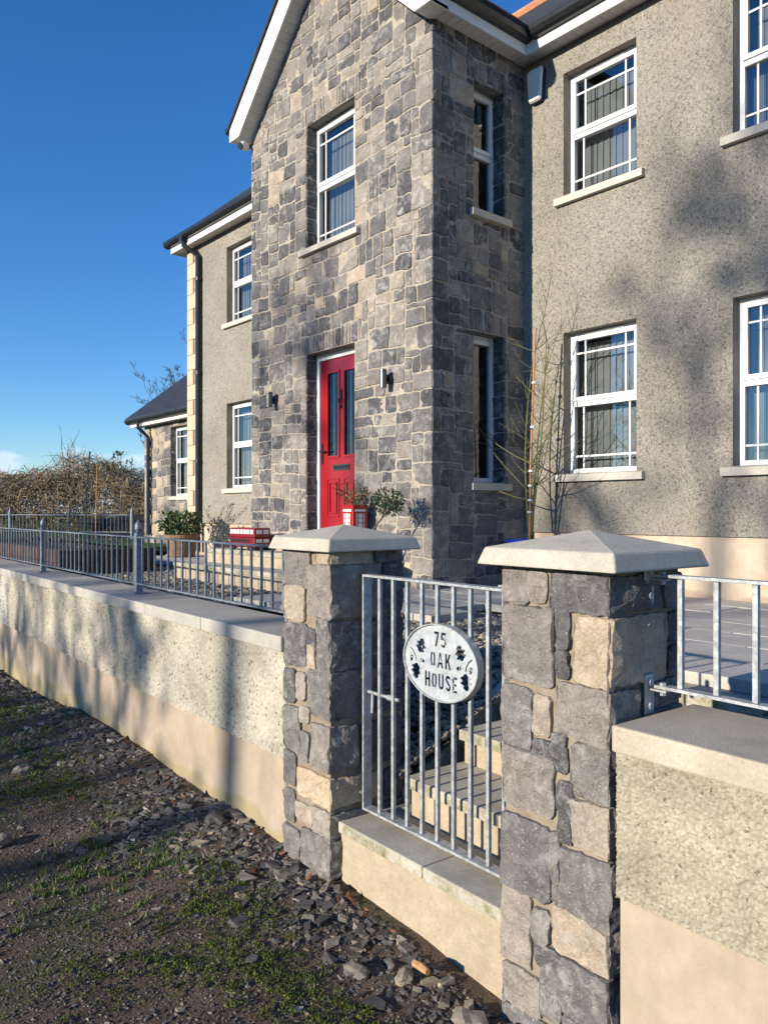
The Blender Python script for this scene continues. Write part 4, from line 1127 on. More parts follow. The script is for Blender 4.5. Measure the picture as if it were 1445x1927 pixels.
def glyph(ch):
    w_ = .52; h = T_ / 2
    if ch == '7': return [[(0, 1), (w_, 1), (w_, .86), (.27, 0), (.27 - T_ - .02, 0), (w_ - T_ - .02, 1 - T_), (0, 1 - T_)]]
    if ch == '5': return [stroke([(w_ - .02, 1 - h), (.09, 1 - h), (.085, .56)] + arc(.24, .32, .22, .24, 100, -150, 12), T_)]
    if ch == 'O': return [stroke(arc(w_ / 2, .5, w_ / 2 - h, .5 - h + .05, 112, 248, 12), T_ * .95), stroke(arc(w_ / 2, .5, w_ / 2 - h, .5 - h + .05, 68, -68, 12), T_ * .95)]
    if ch == 'A': return [[(0, 0), (.165, 0), (.215, .22), (.365, .22), (.415, 0), (.58, 0), (.485, .38), (.095, .38)],
                         [(.11, .45), (.215, .45), (.29, .80), (.365, .45), (.47, .45), (.37, 1), (.21, 1)]]
    if ch == 'K': return [[(0, 0), (T_, 0), (T_, .36), (.24, .46), (.38, 0), (.56, 0), (.36, .60), (.56, 1), (.38, 1), (T_, .58), (T_, 1), (0, 1)]]
    if ch == 'H': return [[(0, 0), (T_, 0), (T_, .43), (w_ - T_, .43), (w_ - T_, 0), (w_, 0), (w_, 1), (w_ - T_, 1), (w_ - T_, .58), (T_, .58), (T_, 1), (0, 1)]]
    if ch == 'U': return [stroke([(h, 1), (h, .30)] + arc(w_ / 2, .27, w_ / 2 - h, .27 - h, 180, 360, 10) + [(w_ - h, .30), (w_ - h, 1)], T_)]
    if ch == 'S': return [stroke(arc(w_ / 2, .745, w_ / 2 - h, .255 - h, 15, 250, 12) + arc(w_ / 2, .265, w_ / 2 - h, .265 - h, 70, -165, 12), T_)]
    if ch == 'E': return [[(0, 0), (.46, 0), (.46, T_ * .9), (T_, T_ * .9), (T_, .43), (.40, .43), (.40, .58), (T_, .58), (T_, 1 - T_ * .9), (.46, 1 - T_ * .9), (.46, 1), (0, 1)]]
def word(txt, cx_, cz_, hgt, gap=.20):
    loops = []; x = 0; L = []
    for ch in txt:
        g = glyph(ch); wmax = max(p[0] for lo in g for p in lo); L.append((x, g)); x += wmax + gap
    tot = x - gap
    for x_, g in L:
        for lo in g: loops.append([(cx_ + (p[0] + x_ - tot / 2) * hgt * .96, cz_ + p[1] * hgt) for p in lo])
    return loops
def oak_leaf(cx_, cz_, L, ang, n=80):
    o = []
    for k in range(n):
        t = k / n * 2
        s_ = t if t < 1 else 2 - t                          # 0 base .. 1 tip
        wdt = (math.sin(math.pi * s_ ** .8) ** .8) * .37 * (1 + .30 * math.cos(s_ * 20.5 + 1.2)) + .025
        u, v = s_ * L, wdt * L * (1 if t < 1 else -1)
        c, s2 = math.cos(ang), math.sin(ang)
        o.append((cx_ + u * c - v * s2, cz_ + u * s2 + v * c))
    return o
def acorn(cx_, cz_, r, ang):
    c, s2 = math.cos(ang), math.sin(ang); rot = lambda u, v: (cx_ + u * c - v * s2, cz_ + u * s2 + v * c)
    nut = [rot(r * .25, -r * .62)] + [rot(r * .25 + r * 1.15 * math.sin(t), -r * .62 * math.cos(t)) for t in np.linspace(.15, math.pi - .15, 11)] + [rot(r * .25, r * .62)]
    capl = [rot(0, r * .68)] + [rot(-r * .55 * math.sin(t), r * .68 * math.cos(t)) for t in np.linspace(.15, math.pi - .15, 9)] + [rot(0, -r * .68)]
    return [nut, capl]
loops = word('75', .0, .064, .062) + word('OAK', .002, -.022, .064) + word('HOUSE', .004, -.110, .064, .17)
for sgn in (-1, 1):
    bx = .148 * sgn
    L = [oak_leaf(bx - sgn * .014, .026, .066, math.radians(66 if sgn < 0 else 114)), oak_leaf(bx + sgn * .002, -.022, .070, math.radians(-96 if sgn < 0 else -84))]
    L += acorn(bx + sgn * .034, .000, .0145, math.radians(-100)) + acorn(bx - sgn * .030, -.006, .0145, math.radians(-10 if sgn < 0 else 190))
    L += [stroke([(bx + sgn * .042, .040), (bx + sgn * .022, .026), (bx + sgn * .008, .006), (bx + sgn * .004, -.014)], .006)]
    loops += L
from mathutils.geometry import delaunay_2d_cdt
pv, pe = [], []
for lo in [ell(EA - .004, EB - .004, 96)] + loops:
    q = len(pv); pv += [Vector(p) for p in lo]; pe += [(q + k, q + (k + 1) % len(lo)) for k in range(len(lo))]
cdt = delaunay_2d_cdt(pv, pe, [], 0, 1e-7); SV, ST = cdt[0], cdt[2]
def inside(p, lo):
    c = False
    for k in range(len(lo)):
        a, b = lo[k - 1], lo[k]
        if (a[1] > p[1]) != (b[1] > p[1]) and p[0] < (b[0] - a[0]) * (p[1] - a[1]) / (b[1] - a[1]) + a[0]: c = not c
    return c
ST = [t for t in ST if not any(inside(((SV[t[0]] + SV[t[1]] + SV[t[2]]) / 3)[:], lo) for lo in loops)]
sign = thing('house_sign', 'oval metal plate cut with 75 OAK HOUSE and oak leaves, fixed to the gate', 'sign', GW(ECX, GY - .03, ECZ))
n = len(SV); ed = {}
for t in ST:
    for a, b in ((t[0], t[1]), (t[1], t[2]), (t[2], t[0])): ed[(a, b)] = ed.get((a, b), 0) + 1
rim_e = [(a, b) for (a, b) in ed if (b, a) not in ed]         # cut edges get the thickness of the sheet
V = [GW(ECX + v.x, GY - .036, ECZ + v.y) for v in SV] + [GW(ECX + v.x, GY - .032, ECZ + v.y) for v in SV]
F = [tuple(t) for t in ST] + [tuple(n + k for k in t[::-1]) for t in ST] + [(b, a, n + a, n + b) for a, b in rim_e]
mk('plate', V, F, PLATE, sign)
m = MB('G'); n = 96; V, F = [], []
for a, b, y in ((EA, EB, GY - .046), (EA, EB, GY - .010), (EA - .005, EB - .005, GY - .010), (EA - .005, EB - .005, GY - .046)):
    V += [(ECX + x, y, ECZ + z_) for x, z_ in ell(a, b, n)]
for r_ in range(4):
    F += [(r_ * n + k, r_ * n + (k + 1) % n, ((r_ + 1) % 4) * n + (k + 1) % n, ((r_ + 1) % 4) * n + k) for k in range(n)]
m.add(V, F); fixn(m.build('rim', GALV, sign, smooth=False))

# ------------------------------------------------------------------ railings on the walls
def railing(label, xs, ry, z0, z1, posts, spacing, mat, acorn_top=True, brk=None, bar=.0135):
    x0, x1 = xs
    p = thing('railing', label, 'railing', GW((x0 + x1) / 2, ry, z0 - .07))
    edges = [x0] + posts + [x1]
    for a, b in zip(edges[:-1], edges[1:]):
        a2 = a + (.026 if a in posts else 0); b2 = b - (.026 if b in posts else 0)
        MB('G').bbox(a2, b2, ry - .02, ry + .02, z1 - .010, z1, .001).build('top_rail', mat, p)
        MB('G').bbox(a2, b2, ry - .02, ry + .02, z0, z0 + .010, .001).build('bottom_rail', mat, p)
        n = max(2, int(round((b2 - a2) / spacing)))
        me_ = bar_mesh('rail_bar', bar, z1 - z0 - .0205, mat)
        for k in range(n):
            xx = a2 + (b2 - a2) * (k + .5) / n
            place(me_, 'bar', GW(xx, ry, z0 + .0102), p, DR)
    for q in posts:
        m = MB('G'); m.bbox(q - .025, q + .025, ry - .025, ry + .025, 1.066, z1 + .03, .003); po = m.build('post', mat, p)
        MB('G').bbox(q - .07, q + .07, ry - .055, ry + .055, 1.057, 1.066, .002).build('base_plate', mat, po)
        m = MB('G'); m.lathe([(.018, 0), (.016, .012), (.029, .022), (.032, .033), (.027, .038), (.028, .050), (.021, .070), (.008, .088), (.003, .100)], (q, ry, z1 + .031), 12); m.build('finial', mat, po, smooth=True)
    return p
railing('blue grey steel railing with acorn posts on the left garden wall', (-15.5, -3.47), 2.22, 1.128, 1.492, [-14.05, -11.35, -8.65, -5.955], .1235, GALV_F)
rr = thing('railing', 'galvanised railing bolted to the right pillar above the buff coping', 'railing', GW(0, 2.245, 1.1))
MB('G').bbox(-1.475, 3.0, 2.245 - .02, 2.245 + .02, 1.472, 1.482, .001).build('top_rail', GALV, rr)
MB('G').bbox(-1.475, 3.0, 2.245 - .02, 2.245 + .02, 1.118, 1.128, .001).build('bottom_rail', GALV, rr)
RB = bar_mesh('rail_bar', .0165, .3435, GALV)
for k in range(36): place(RB, 'bar', GW(-1.392 + .1195 * k, 2.245, 1.1282), rr, DR)
for zz, up in ((1.115, 1), (1.468, 0)):
    m = MB('G'); m.bbox(-1.497, -1.490, 2.20, 2.25, zz - .085, zz + .045, .003); m.bbox(-1.49, -1.43, 2.22, 2.25, zz - .006, zz + .001, .002)
    for dz in (-.055, .02): m.lathe([(.011, 0), (.011, .008)], (-1.49, 2.225, zz + dz), 6, 'X')
    m.lathe([(.010, -.018), (.010, -.006)], (-1.452, 2.24, zz), 6); m.lathe([(.011, .012), (.011, .022)], (-1.452, 2.24, zz), 6)
    m.build('fixing_bracket', GALV, rr)

# ------------------------------------------------------------------ wall fittings
def wall_lamp(label, x, z):
    t = thing('wall_lamp', label, 'wall lamp', (x, YP, z), 'steel cylinder wall lamps')
    m = MB(); m.lathe([(.052, 0), (.052, .018), (.03, .03)], (x, YP - .048, z - .02), 14, 'Y'); m.lathe([(.018, 0), (.018, .03)], (x, YP - .075, z - .02), 10, 'Y'); m.build('mount', DARKM, t)
    b = MB(); b.lathe([(.034, -.095), (.038, -.093), (.038, .093), (.034, .095)], (x, YP - .108, z - .02), 18); b.build('lamp_body', STEEL, t, smooth=False)
    b = MB(); b.lathe([(.0392, .068), (.0392, .075)], (x, YP - .108, z - .02), 18); b.build('trim_ring', DARKM, t)
wall_lamp('small steel cylinder lamp on the stone wall left of the red door', -8.44, 3.10)
wall_lamp('small steel cylinder lamp on the stone wall right of the red door', -6.25, 3.08)
al = thing('alarm_box', 'white alarm bell box high on the pebble dash beside the porch', 'alarm box', (-5.42, YW, 6.25))
def rr_poly(w0, w1, h, r, n=5):
    P = []
    for (cx_, cy_, a0, rr_) in ((w1 / 2 - r, h / 2 - r, 0, r), (-w1 / 2 + r, h / 2 - r, 90, r), (-w0 / 2 + r, -h / 2 + r, 180, r), (w0 / 2 - r, -h / 2 + r, 270, r)):
        P += arc(cx_, cy_, rr_, rr_, a0, a0 + 90, n)
    return P
P1 = rr_poly(.17, .21, .36, .04); P2 = [(a * .86, b * .9 - .005) for a, b in P1]
FQ = lambda u, v, d: (-5.425 + u, YW - d, 6.255 + v)
m = MB(); n = len(P1); m.add([FQ(u, v, .002) for u, v in P1] + [FQ(u, v, .06) for u, v in P1], [(k, (k + 1) % n, n + (k + 1) % n, n + k) for k in range(n)]); m.build('base', simple('navy plastic', (.02, .025, .07), (.03, .035, .09), 3, .4), al)
m = MB(); m.add([FQ(u, v, .06) for u, v in P1] + [FQ(u, v, .085) for u, v in P2], [(k, (k + 1) % n, n + (k + 1) % n, n + k) for k in range(n)] + [tuple(range(n, 2 * n))]); m.build('cover', WHITE, al)
cc = thing('security_camera', 'small white security camera under the left foot of the gable', 'camera', (-9.05, 5.3, 6.53))
m = MB(); m.lathe([(.035, 0), (.035, -.02), (.018, -.03), (.016, -.05)], (-9.06, 5.29, 6.53), 12); m.build('bracket', WHITE, cc)
m = MB(); m.tube([(-9.06, 5.34, 6.455), (-9.045, 5.24, 6.435)], .048, 14); m.build('camera_body', WHITE, cc)
m = MB(); m.tube([(-9.045, 5.241, 6.4352), (-9.043, 5.222, 6.431)], .043, 14); m.build('lens', DARKM, cc)

# ------------------------------------------------------------------ plants
def leaves(center_fn, n, size, mat, name, parent, seed, tone_fn=None, width=.42, kind=None):
    """leaf blades, folded along the midrib"""
    rg_ = np.random.default_rng(seed); V, F, T = [], [], []
    for k in range(n):
        p, out_ = center_fn(rg_)
        p = Vector(p); d = (Vector(out_) * .7 + Vector(rg_.normal(0, .6, 3))).normalized()
        s_ = d.cross(Vector(rg_.normal(0, 1, 3))).normalized(); nn = d.cross(s_)
        L = size * rg_.uniform(.6, 1.25); w_ = L * width
        b = len(V)
        V += [p, p + d * L * .45 + s_ * w_ * .5 + nn * w_ * .15, p + d * L - nn * L * .1, p + d * L * .45 - s_ * w_ * .5 + nn * w_ * .15, p + d * L * .5]
        F += [(b, b + 1, b + 4), (b + 1, b + 2, b + 4), (b, b + 4, b + 3), (b + 4, b + 2, b + 3)]
        t = rg_.random() if tone_fn is None else tone_fn(rg_, p); T += [t] * 5
    return mk(name, [v[:] for v in V], F, mat, parent, tone=T)
def shell(c, r, power=.5):
    def fn(rg_):
        v = rg_.normal(0, 1, 3); v /= np.linalg.norm(v); q = rg_.random() ** power
        return (c[0] + v[0] * r[0] * q, c[1] + v[1] * r[1] * q, c[2] + v[2] * r[2] * q), v
    return fn
def grow(mb, p, d, L, r, depth, rng, n=5, up=.15, wander=.25, kids=(2, 4), shrink=.62, spread=.7, minr=.0016, tips=None, sides=(7, 6, 5, 4, 3, 3, 3)):
    p, d = Vector(p), Vector(d).normalized(); P, R_ = [p.copy()], [r]; seg = L / n; dirs = [d.copy()]
    for k in range(n):
        d = (d + Vector((rng.gauss(0, wander), rng.gauss(0, wander), rng.gauss(0, wander) + up)) * .5).normalized()
        p = p + d * seg; P.append(p.copy()); R_.append(max(minr, r * (1 - .72 * (k + 1) / n))); dirs.append(d.copy())
    mb.tube(P, R_, sides[0], cap=False)
    if tips is not None: tips.append((p.copy(), d.copy()))
    if depth <= 0: return
    for _ in range(rng.randint(*kids)):
        k = rng.randint(1, n); t = dirs[k]
        o = t.orthogonal().normalized(); o = Matrix.Rotation(rng.uniform(0, 6.28), 3, t) @ o
        nd = (t * (1 - spread * .5) + o * spread).normalized()
        grow(mb, P[k], nd, L * shrink * rng.uniform(.7, 1.15), max(minr, R_[k] * .72), depth - 1, rng, n, up, wander, kids, shrink, spread, minr, tips, sides[1:] if len(sides) > 1 else sides)

# young bare tree tied to a cane in the blue pot
pt = thing('potted_tree', 'bare young tree tied to a cane in a cobalt blue glazed pot', 'potted tree', (-5.24, 6.42, .915))
px, py = -5.24, 6.42
m = MB(); m.lathe([(.15, 0), (.17, .02), (.235, .30), (.25, .44), (.262, .45), (.262, .485), (.235, .485), (.225, .44), (.20, .43)], (px, py, .916), 28, caps=False); m.build('pot', BLUEPOT, pt, smooth=True)
m = MB(); m.lathe([(.001, 0), (.222, 0)], (px, py, 1.352), 20, caps=False); m.build('soil', SOILP, pt)
m = MB(); cane = [(px - .01, py, 1.30), (px + .02, py - .02, 2.2), (px + .09, py - .03, 3.55)]; m.tube(cane, .011, 7); m.build('cane', CANE, pt)
rp = random.Random(14); m = MB()
for (dx, dy, bend, L) in ((-.07, 0, -.2, 1), (.06, -.02, .05, 1), (.0, .03, .0, 1)):
    P, R_ = [], []
    for k in range(9):
        t = k / 8; P.append((px + dx * 1.3 * math.sin(t * math.pi) + .16 * t * t * (1 + bend) * (dx > -.01) + .05 * t, py + dy, 1.33 + 2.0 * t)); R_.append(.012 * (1 - .6 * t))
    m.tube(P, R_, 6)
    for k in range(3, 9):
        for _ in range(2):
            a = rp.uniform(0, 6.28)
            grow(m, P[k], (math.cos(a), math.sin(a) * .5 - .1, rp.uniform(.2, .9)), rp.uniform(.2, .6), .0045, 1, rp, 5, .12, .22, (1, 2), .5, .6, .0018)
for (d, L) in (((-1, -.15, .55), 1.15), ((-.9, -.3, .25), .9), ((.8, -.2, .9), 1.0), ((.6, -.2, 1.4), .9), ((-.7, -.2, 1.0), .8), ((.35, -.1, 1.2), 1.25), ((.9, -.3, .4), .7)):
    grow(m, (px + .01, py - .01, rp.uniform(1.75, 2.2)), d, L, .008, 2, rp, 6, .08, .2, (2, 3), .5, .6, .0016)
grow(m, (px + .08, py - .03, 3.3), (.35, 0, 1), .75, .007, 1, rp, 6, .1, .15, (3, 5), .4, .6, .0016)
m.build('branches', TWIG, pt)
for zz in (1.68, 1.80, 2.10, 1.95, 2.55, 3.0):
    t = (zz - 1.30) / 2.25; m = MB(); m.lathe([(.026, -.010), (.026, .010)], (px - .01 + .10 * t, py - .02, zz), 10); m.build('tie', WHITE, pt)

# laurel in a terracotta tub by the downpipe
la_ = thing('potted_shrub', 'bushy green laurel in a terracotta tub by the black downpipe', 'potted shrub', (-12.5, 6.1, .92))
m = MB(); m.lathe([(.20, 0), (.22, .01), (.27, .32), (.30, .32), (.30, .38), (.26, .38), (.25, .33)], (-12.5, 6.1, .92), 22, caps=False); m.build('tub', TERRA, la_)
m = MB(); m.lathe([(.001, 0), (.255, 0)], (-12.5, 6.1, 1.26), 16, caps=False); m.build('soil', SOILP, la_)
m = MB()
for k in range(9):
    a = k * .7; grow(m, (-12.5, 6.1, 1.25), (math.cos(a) * .6, math.sin(a) * .6, 1), .36, .012, 1, rp, 4, .1, .2, (2, 3), .6, .6, .003)
m.build('stems', BARK, la_)
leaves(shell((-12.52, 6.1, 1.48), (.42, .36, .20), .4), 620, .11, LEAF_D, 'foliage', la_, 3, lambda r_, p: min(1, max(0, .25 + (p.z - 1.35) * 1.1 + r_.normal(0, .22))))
# bay ball by the porch corner
by = thing('bay_tree', 'small clipped bay ball on a leaning stem right of the door', 'potted shrub', (-6.05, 4.92, .92))
m = MB(); m.lathe([(.11, 0), (.15, .26), (.165, .26), (.165, .30), (.14, .30)], (-6.12, 4.88, .92), 18, caps=False); m.build('tub', TERRA, by)
m = MB(); m.lathe([(.001, 0), (.14, 0)], (-6.12, 4.88, 1.18), 14, caps=False); m.build('soil', SOILP, by)
m = MB(); m.tube([(-6.12, 4.88, 1.18), (-6.05, 4.93, 1.45), (-5.85, 5.0, 1.68)], [.012, .010, .008], 7)
for k in range(8): grow(m, (-5.85, 5.0, 1.66), (rp.uniform(-1, 1), rp.uniform(-1, 1), rp.uniform(.1, 1)), .17, .005, 0, rp, 3)
m.build('stem', BARK, by)
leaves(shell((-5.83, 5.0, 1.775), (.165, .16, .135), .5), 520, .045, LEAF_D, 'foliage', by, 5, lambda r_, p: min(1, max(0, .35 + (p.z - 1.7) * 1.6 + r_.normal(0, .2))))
# sparse shrub behind the bus
sh = thing('shrub', 'sparse olive shrub behind the red bus planter', 'shrub', (-8.95, 5.05, 1.05))
m = MB(); tips = []
for k in range(12):
    a = rp.uniform(0, 6.28); grow(m, (-9.05 + rp.uniform(-.05, .05), 5.0 + rp.uniform(-.05, .05), 1.05), (math.cos(a) * .5, math.sin(a) * .4, 1.1), rp.uniform(.35, .62), .006, 1, rp, 5, .15, .2, (2, 4), .55, .6, .0016, tips)
m.build('stems', BARK, sh)
def at_tips(r_):
    p, d = tips[r_.integers(len(tips))]; q = r_.random() * .16
    return (p - d * q), d
leaves(at_tips, 520, .032, LEAF_S, 'foliage', sh, 6)

# red phone box planter with flowers
ph = thing('phone_box_planter', 'small red phone box planter with pink flowers before the door', 'planter', (-6.61, 5.20, 1.405))
bx, by_, bz = -6.61, 5.20, 1.405
m = MB(); m.bbox(bx - .105, bx + .105, by_ - .105, by_ + .105, bz, bz + .03, .004); m.bbox(bx - .098, bx + .098, by_ - .098, by_ + .098, bz + .03, bz + .315, .005)
m.bbox(bx - .108, bx + .108, by_ - .108, by_ + .108, bz + .315, bz + .335, .004); m.bbox(bx - .10, bx + .10, by_ - .10, by_ + .10, bz + .335, bz + .35, .005); m.build('box', RED, ph)
for fn in (lambda u, v, d: (bx + u, by_ - .098 - d, bz + v), lambda u, v, d: (bx + .098 + d, by_ + u, bz + v)):
    m = MB(); bxf(m, fn, -.062, .062, .06, .262, .0005, .003); wn = m.build('window_panel', WHITE, ph)
    m = MB()
    for v in (.06, .11, .16, .21, .262): bxf(m, fn, -.066, .066, v - .003, v + .003, .003, .007)
    for u in (-.062, -.034, .034, .062): bxf(m, fn, u - .003, u + .003, .06, .262, .003, .0068)
    m.build('glazing_bars', RED, wn)
    m = MB(); bxf(m, fn, -.07, .07, .280, .305, .0005, .003); m.build('sign_strip', WHITE, ph)
m = MB(); tips = []
for k in range(16):
    a = rp.uniform(0, 6.28); grow(m, (bx + rp.uniform(-.06, .06), by_ + rp.uniform(-.06, .06), bz + .34), (math.cos(a), math.sin(a) * .8, .9), rp.uniform(.10, .24), .003, 1, rp, 4, .1, .2, (1, 3), .6, .6, .0014, tips)
m.build('stems', TWIG, ph)
leaves(at_tips, 300, .035, LEAF_S, 'foliage', ph, 8); leaves(at_tips, 160, .03, LEAF_D, 'foliage', ph, 9)
leaves(at_tips, 26, .032, FLOWER, 'flowers', ph, 10, width=.9)
# red bus planter on the step
bu = thing('bus_planter', 'dark red double decker bus planter standing on the steps', 'planter', (-8.25, 4.93, 1.226))
ux, uy, uz = -8.30, 4.93, 1.226
m = MB(); m.bbox(ux - .29, ux + .29, uy - .11, uy + .11, uz + .035, uz + .150, .012); m.bbox(ux - .295, ux + .29, uy - .112, uy + .112, uz + .150, uz + .265, .015); m.build('body', DKRED, bu)
for fn, hw in ((lambda u, v, d: (ux + u, uy - .112 - d, uz + v), .27), (lambda u, v, d: (ux + .292 + d, uy + u, uz + v), .09), (lambda u, v, d: (ux - .296 - d, uy + u, uz + v), .09)):
    n = 7 if hw > .2 else 2; st = 2 * hw / n
    for k in range(n):
        a = -hw + k * st
        m = MB(); bxf(m, fn, a + .01, a + st - .008, .195, .245, 0, .003); m.build('bus_window', WHITE, bu)
        if k < n - 1 or hw < .2:
            m = MB(); bxf(m, fn, a + .01, a + st - .008, .095, .135, -.003, .002); m.build('bus_window', WHITE if hw < .2 else DARKIN, bu)
for a in (-.19, .18):
    for s_ in (-1, 1):
        m = MB(); m.lathe([(.001, -.012), (.038, -.012), (.040, .0), (.038, .012), (.001, .012)], (ux + a, uy + s_ * .106, uz + .040), 14, 'Y', False); m.build('wheel', DARKM, bu)

# ------------------------------------------------------------------ far garden on the left
def pt_at(x, depth, z):
    """world point: image-independent helper (lateral offset x, forward depth, height)"""
    return (-.7624 * depth + .6471 * x, .6471 * depth + .7624 * x, z)
LWN = [GW(-26, 5.9, .98), GW(-15.8, 5.9, .95), GW(-15.8, 7.3, 1.0), GW(-30, 14, 1.10), GW(-45, 10, 1.1)]
tag(mk('lawn', LWN, [(0, 1, 2, 3, 4)], LAWN), 'strip of lawn at the far left of the garden', 'lawn', kind='structure')
# raised sleeper bed just behind the left railing
bedt = thing('raised_bed', 'raised bed of reddish timber sleepers behind the left railing', 'raised bed', GW(-12.4, 3.4, .85))
for k, zz in enumerate((.86, 1.03)):
    m = MB('G'); m.bbox(-14.4, -10.4, 2.86, 2.98, zz, zz + .165, .008); m.build('sleeper', TIMBER, bedt)
    m = MB('G'); m.bbox(-10.52, -10.4, 2.985, 4.1, zz, zz + .165, .008); m.build('sleeper', TIMBER, bedt)
m = MB('G'); m.box(-14.4, -10.52, 2.98, 4.1, .86, 1.15); m.build('soil', SOILP, bedt)
m = MB('G'); m.bbox(-12.4, -9.45, 2.47, 2.60, .90, 1.05, .008); m.build('sleeper', TIMBER, bedt)
m = MB(); tips = []
for k in range(40):
    gx = rp.uniform(-14.2, -10.6); gy = rp.uniform(3.1, 4.0); q = GW(gx, gy, 1.15)
    a = rp.uniform(0, 6.28); grow(m, q, (math.cos(a) * .4, math.sin(a) * .4, 1), rp.uniform(.15, .38), .004, 1, rp, 4, .12, .22, (1, 3), .6, .6, .0015, tips)
tag(m.build('bare_stems', BARK, bedt), kind='stuff')
leaves(at_tips, 420, .045, LEAF_S, 'foliage', bedt, 12)
# black timber raised planters near the annex
for (xa, xb_, da, zz, lab) in ((-8.6, -7.25, 22.0, 1.50, 'low black timber planter beyond the lawn'), (-7.2, -6.2, 21.3, 1.62, 'taller black timber planter nearest the stone annex')):
    t = thing('timber_planter', lab, 'planter', pt_at((xa + xb_) / 2, da, .95), 'black timber planters')
    for k in range(4):
        h = (zz - .95) / 4
        A, B = Vector(pt_at(xa, da, 0)), Vector(pt_at(xb_, da - .3, 0)); nrm = Vector((-(B - A).y, (B - A).x, 0)).normalized()
        C = [A, B, B + nrm * .9, A + nrm * .9]
        m = MB(); z0_ = .95 + h * k + .004; z1_ = .95 + h * (k + 1) - .004
        m.add([(c.x, c.y, z0_) for c in C] + [(c.x, c.y, z1_) for c in C], [(3, 2, 1, 0), (4, 5, 6, 7), (0, 1, 5, 4), (1, 2, 6, 5), (2, 3, 7, 6), (3, 0, 4, 7)]); fixn(m.build('board', BLKTIMB, t))
# far boundary railing
frl = thing('railing', 'distant dark railing across the far end of the garden', 'railing', pt_at(-8.4, 23.2, .95))
A, B = Vector(pt_at(-12.2, 22.5, 0)), Vector(pt_at(-6.55, 20.6, 0)); nb = 50
m = MB(); m.tube([A + Vector((0, 0, 1.60)), B + Vector((0, 0, 1.60))], .016, 5); m.build('top_rail', GALV_F, frl)
m = MB(); m.tube([A + Vector((0, 0, 1.15)), B + Vector((0, 0, 1.15))], .016, 5); m.build('bottom_rail', GALV_F, frl)
mb_ = bar_mesh('rail_bar', .016, .45, GALV_F)
for k in range(nb): place(mb_, 'bar', A.lerp(B, (k + .5) / nb) + Vector((0, 0, 1.15)), frl)
for k in range(4):
    q = A.lerp(B, k / 3.0); m = MB(); m.tube([q + Vector((0, 0, .6)), q + Vector((0, 0, 1.68)), q + Vector((0, 0, 1.80))], [.04, .04, .01], 8); m.build('post', GALV_F, frl)
# bramble thicket
hedge = []
rb_ = np.random.default_rng(31)
V, F, T = [], [], []
hb = MB()
def hprof(x):                                              # height of the thicket along its length
    return 2.45 * math.exp(-.6 * ((x + 10.9) / 4.0) ** 2) * (1 + .10 * math.sin(1.7 * x) + .07 * math.sin(4.1 * x + 1))
T = []
for k in range(7500):
    x = rb_.uniform(-17, -5.6); dep = rb_.uniform(26.5, 30.5); hmax = hprof(x)
    if hmax < .25: continue
    q = rb_.random() ** .55; z0_ = 1.05 + hmax * q * .92
    a = rb_.uniform(0, 6.28); L = rb_.uniform(.35, 1.0); dx, dy = math.cos(a) * L, math.sin(a) * L
    p = pt_at(x, dep, z0_); rise = rb_.uniform(-.1, .28)
    n0 = len(hb.v)
    hb.tube([p, (p[0] + dx * .5, p[1] + dy * .5, p[2] + rise), (p[0] + dx, p[1] + dy, p[2] + rb_.uniform(-.35, .1))], [.011, .009, .004], 3, False)
    T += [rb_.random()] * (len(hb.v) - n0)
for k in range(350):
    x = rb_.uniform(-16, -5.8); dep = rb_.uniform(26.5, 30); hmax = hprof(x)
    if hmax < .3: continue
    p = pt_at(x, dep, .9); n0 = len(hb.v)
    hb.tube([p, (p[0] + rb_.normal(0, .2), p[1] + rb_.normal(0, .2), .9 + hmax * .7), (p[0] + rb_.normal(0, .5), p[1] + rb_.normal(0, .5), 1.05 + hmax * rb_.uniform(.85, 1.10))], [.014, .010, .004], 3, False)
    T += [rb_.random()] * (len(hb.v) - n0)
hd = mk_np('bramble_thicket', hb.v, [f_ for f_ in hb.f if len(f_) == 4], BRAMBLE, tone=T)
tag(hd, 'brown tangle of dead brambles beyond the far railing', 'bramble thicket', kind='stuff')
leaf_n = 5200
def hleaf(r_):
    while True:
        x = r_.uniform(-16.5, -5.7); hm = hprof(x)
        if hm > .3: break
    p = pt_at(x, r_.uniform(26.3, 30), 1.0 + hm * r_.random() ** .6); return p, r_.normal(0, 1, 3)
hl = leaves(hleaf, leaf_n, .11, BRAMBLE, 'bramble_leaves', None, 33); tag(hl, 'withered brown leaves hanging in the bramble thicket', 'dead leaves', kind='stuff')
# core of earth so that the sky does not show right through the thicket
# saplings and poles standing over the thicket
sap = thing('bare_sapling', 'bare upright sapling rising over the left of the brambles', 'sapling', pt_at(-11.1, 28, 1.0)); m = MB()
for k in range(6): grow(m, pt_at(-11.1 + rp.uniform(-.15, .15), 28, 2.6), (rp.uniform(-.5, .5), rp.uniform(-.5, .5), 1.3), rp.uniform(1.0, 1.9), .022, 1, rp, 5, .25, .12, (1, 3), .5, .5, .006)
m.tube([pt_at(-11.1, 28, 1.0), pt_at(-11.1, 28, 2.7)], .03, 6); m.build('stems', BARK, sap)
bud = thing('buddleia', 'straggly shrub with dry seed heads above the middle of the brambles', 'shrub', pt_at(-8.9, 28, 1.0)); m = MB(); tips = []
for k in range(12): grow(m, pt_at(-8.9 + rp.uniform(-.6, .6), 28, 2.2), (rp.uniform(-.9, .7), rp.uniform(-.7, .7), 1.2), rp.uniform(1.0, 1.6), .02, 1, rp, 5, .15, .15, (1, 2), .5, .5, .006, tips)
m.build('stems', BARK, bud); tag(leaves(at_tips, 240, .14, LEAF_S, 'seed_heads', bud, 15, lambda r_, p: r_.random() * .4), kind='stuff')
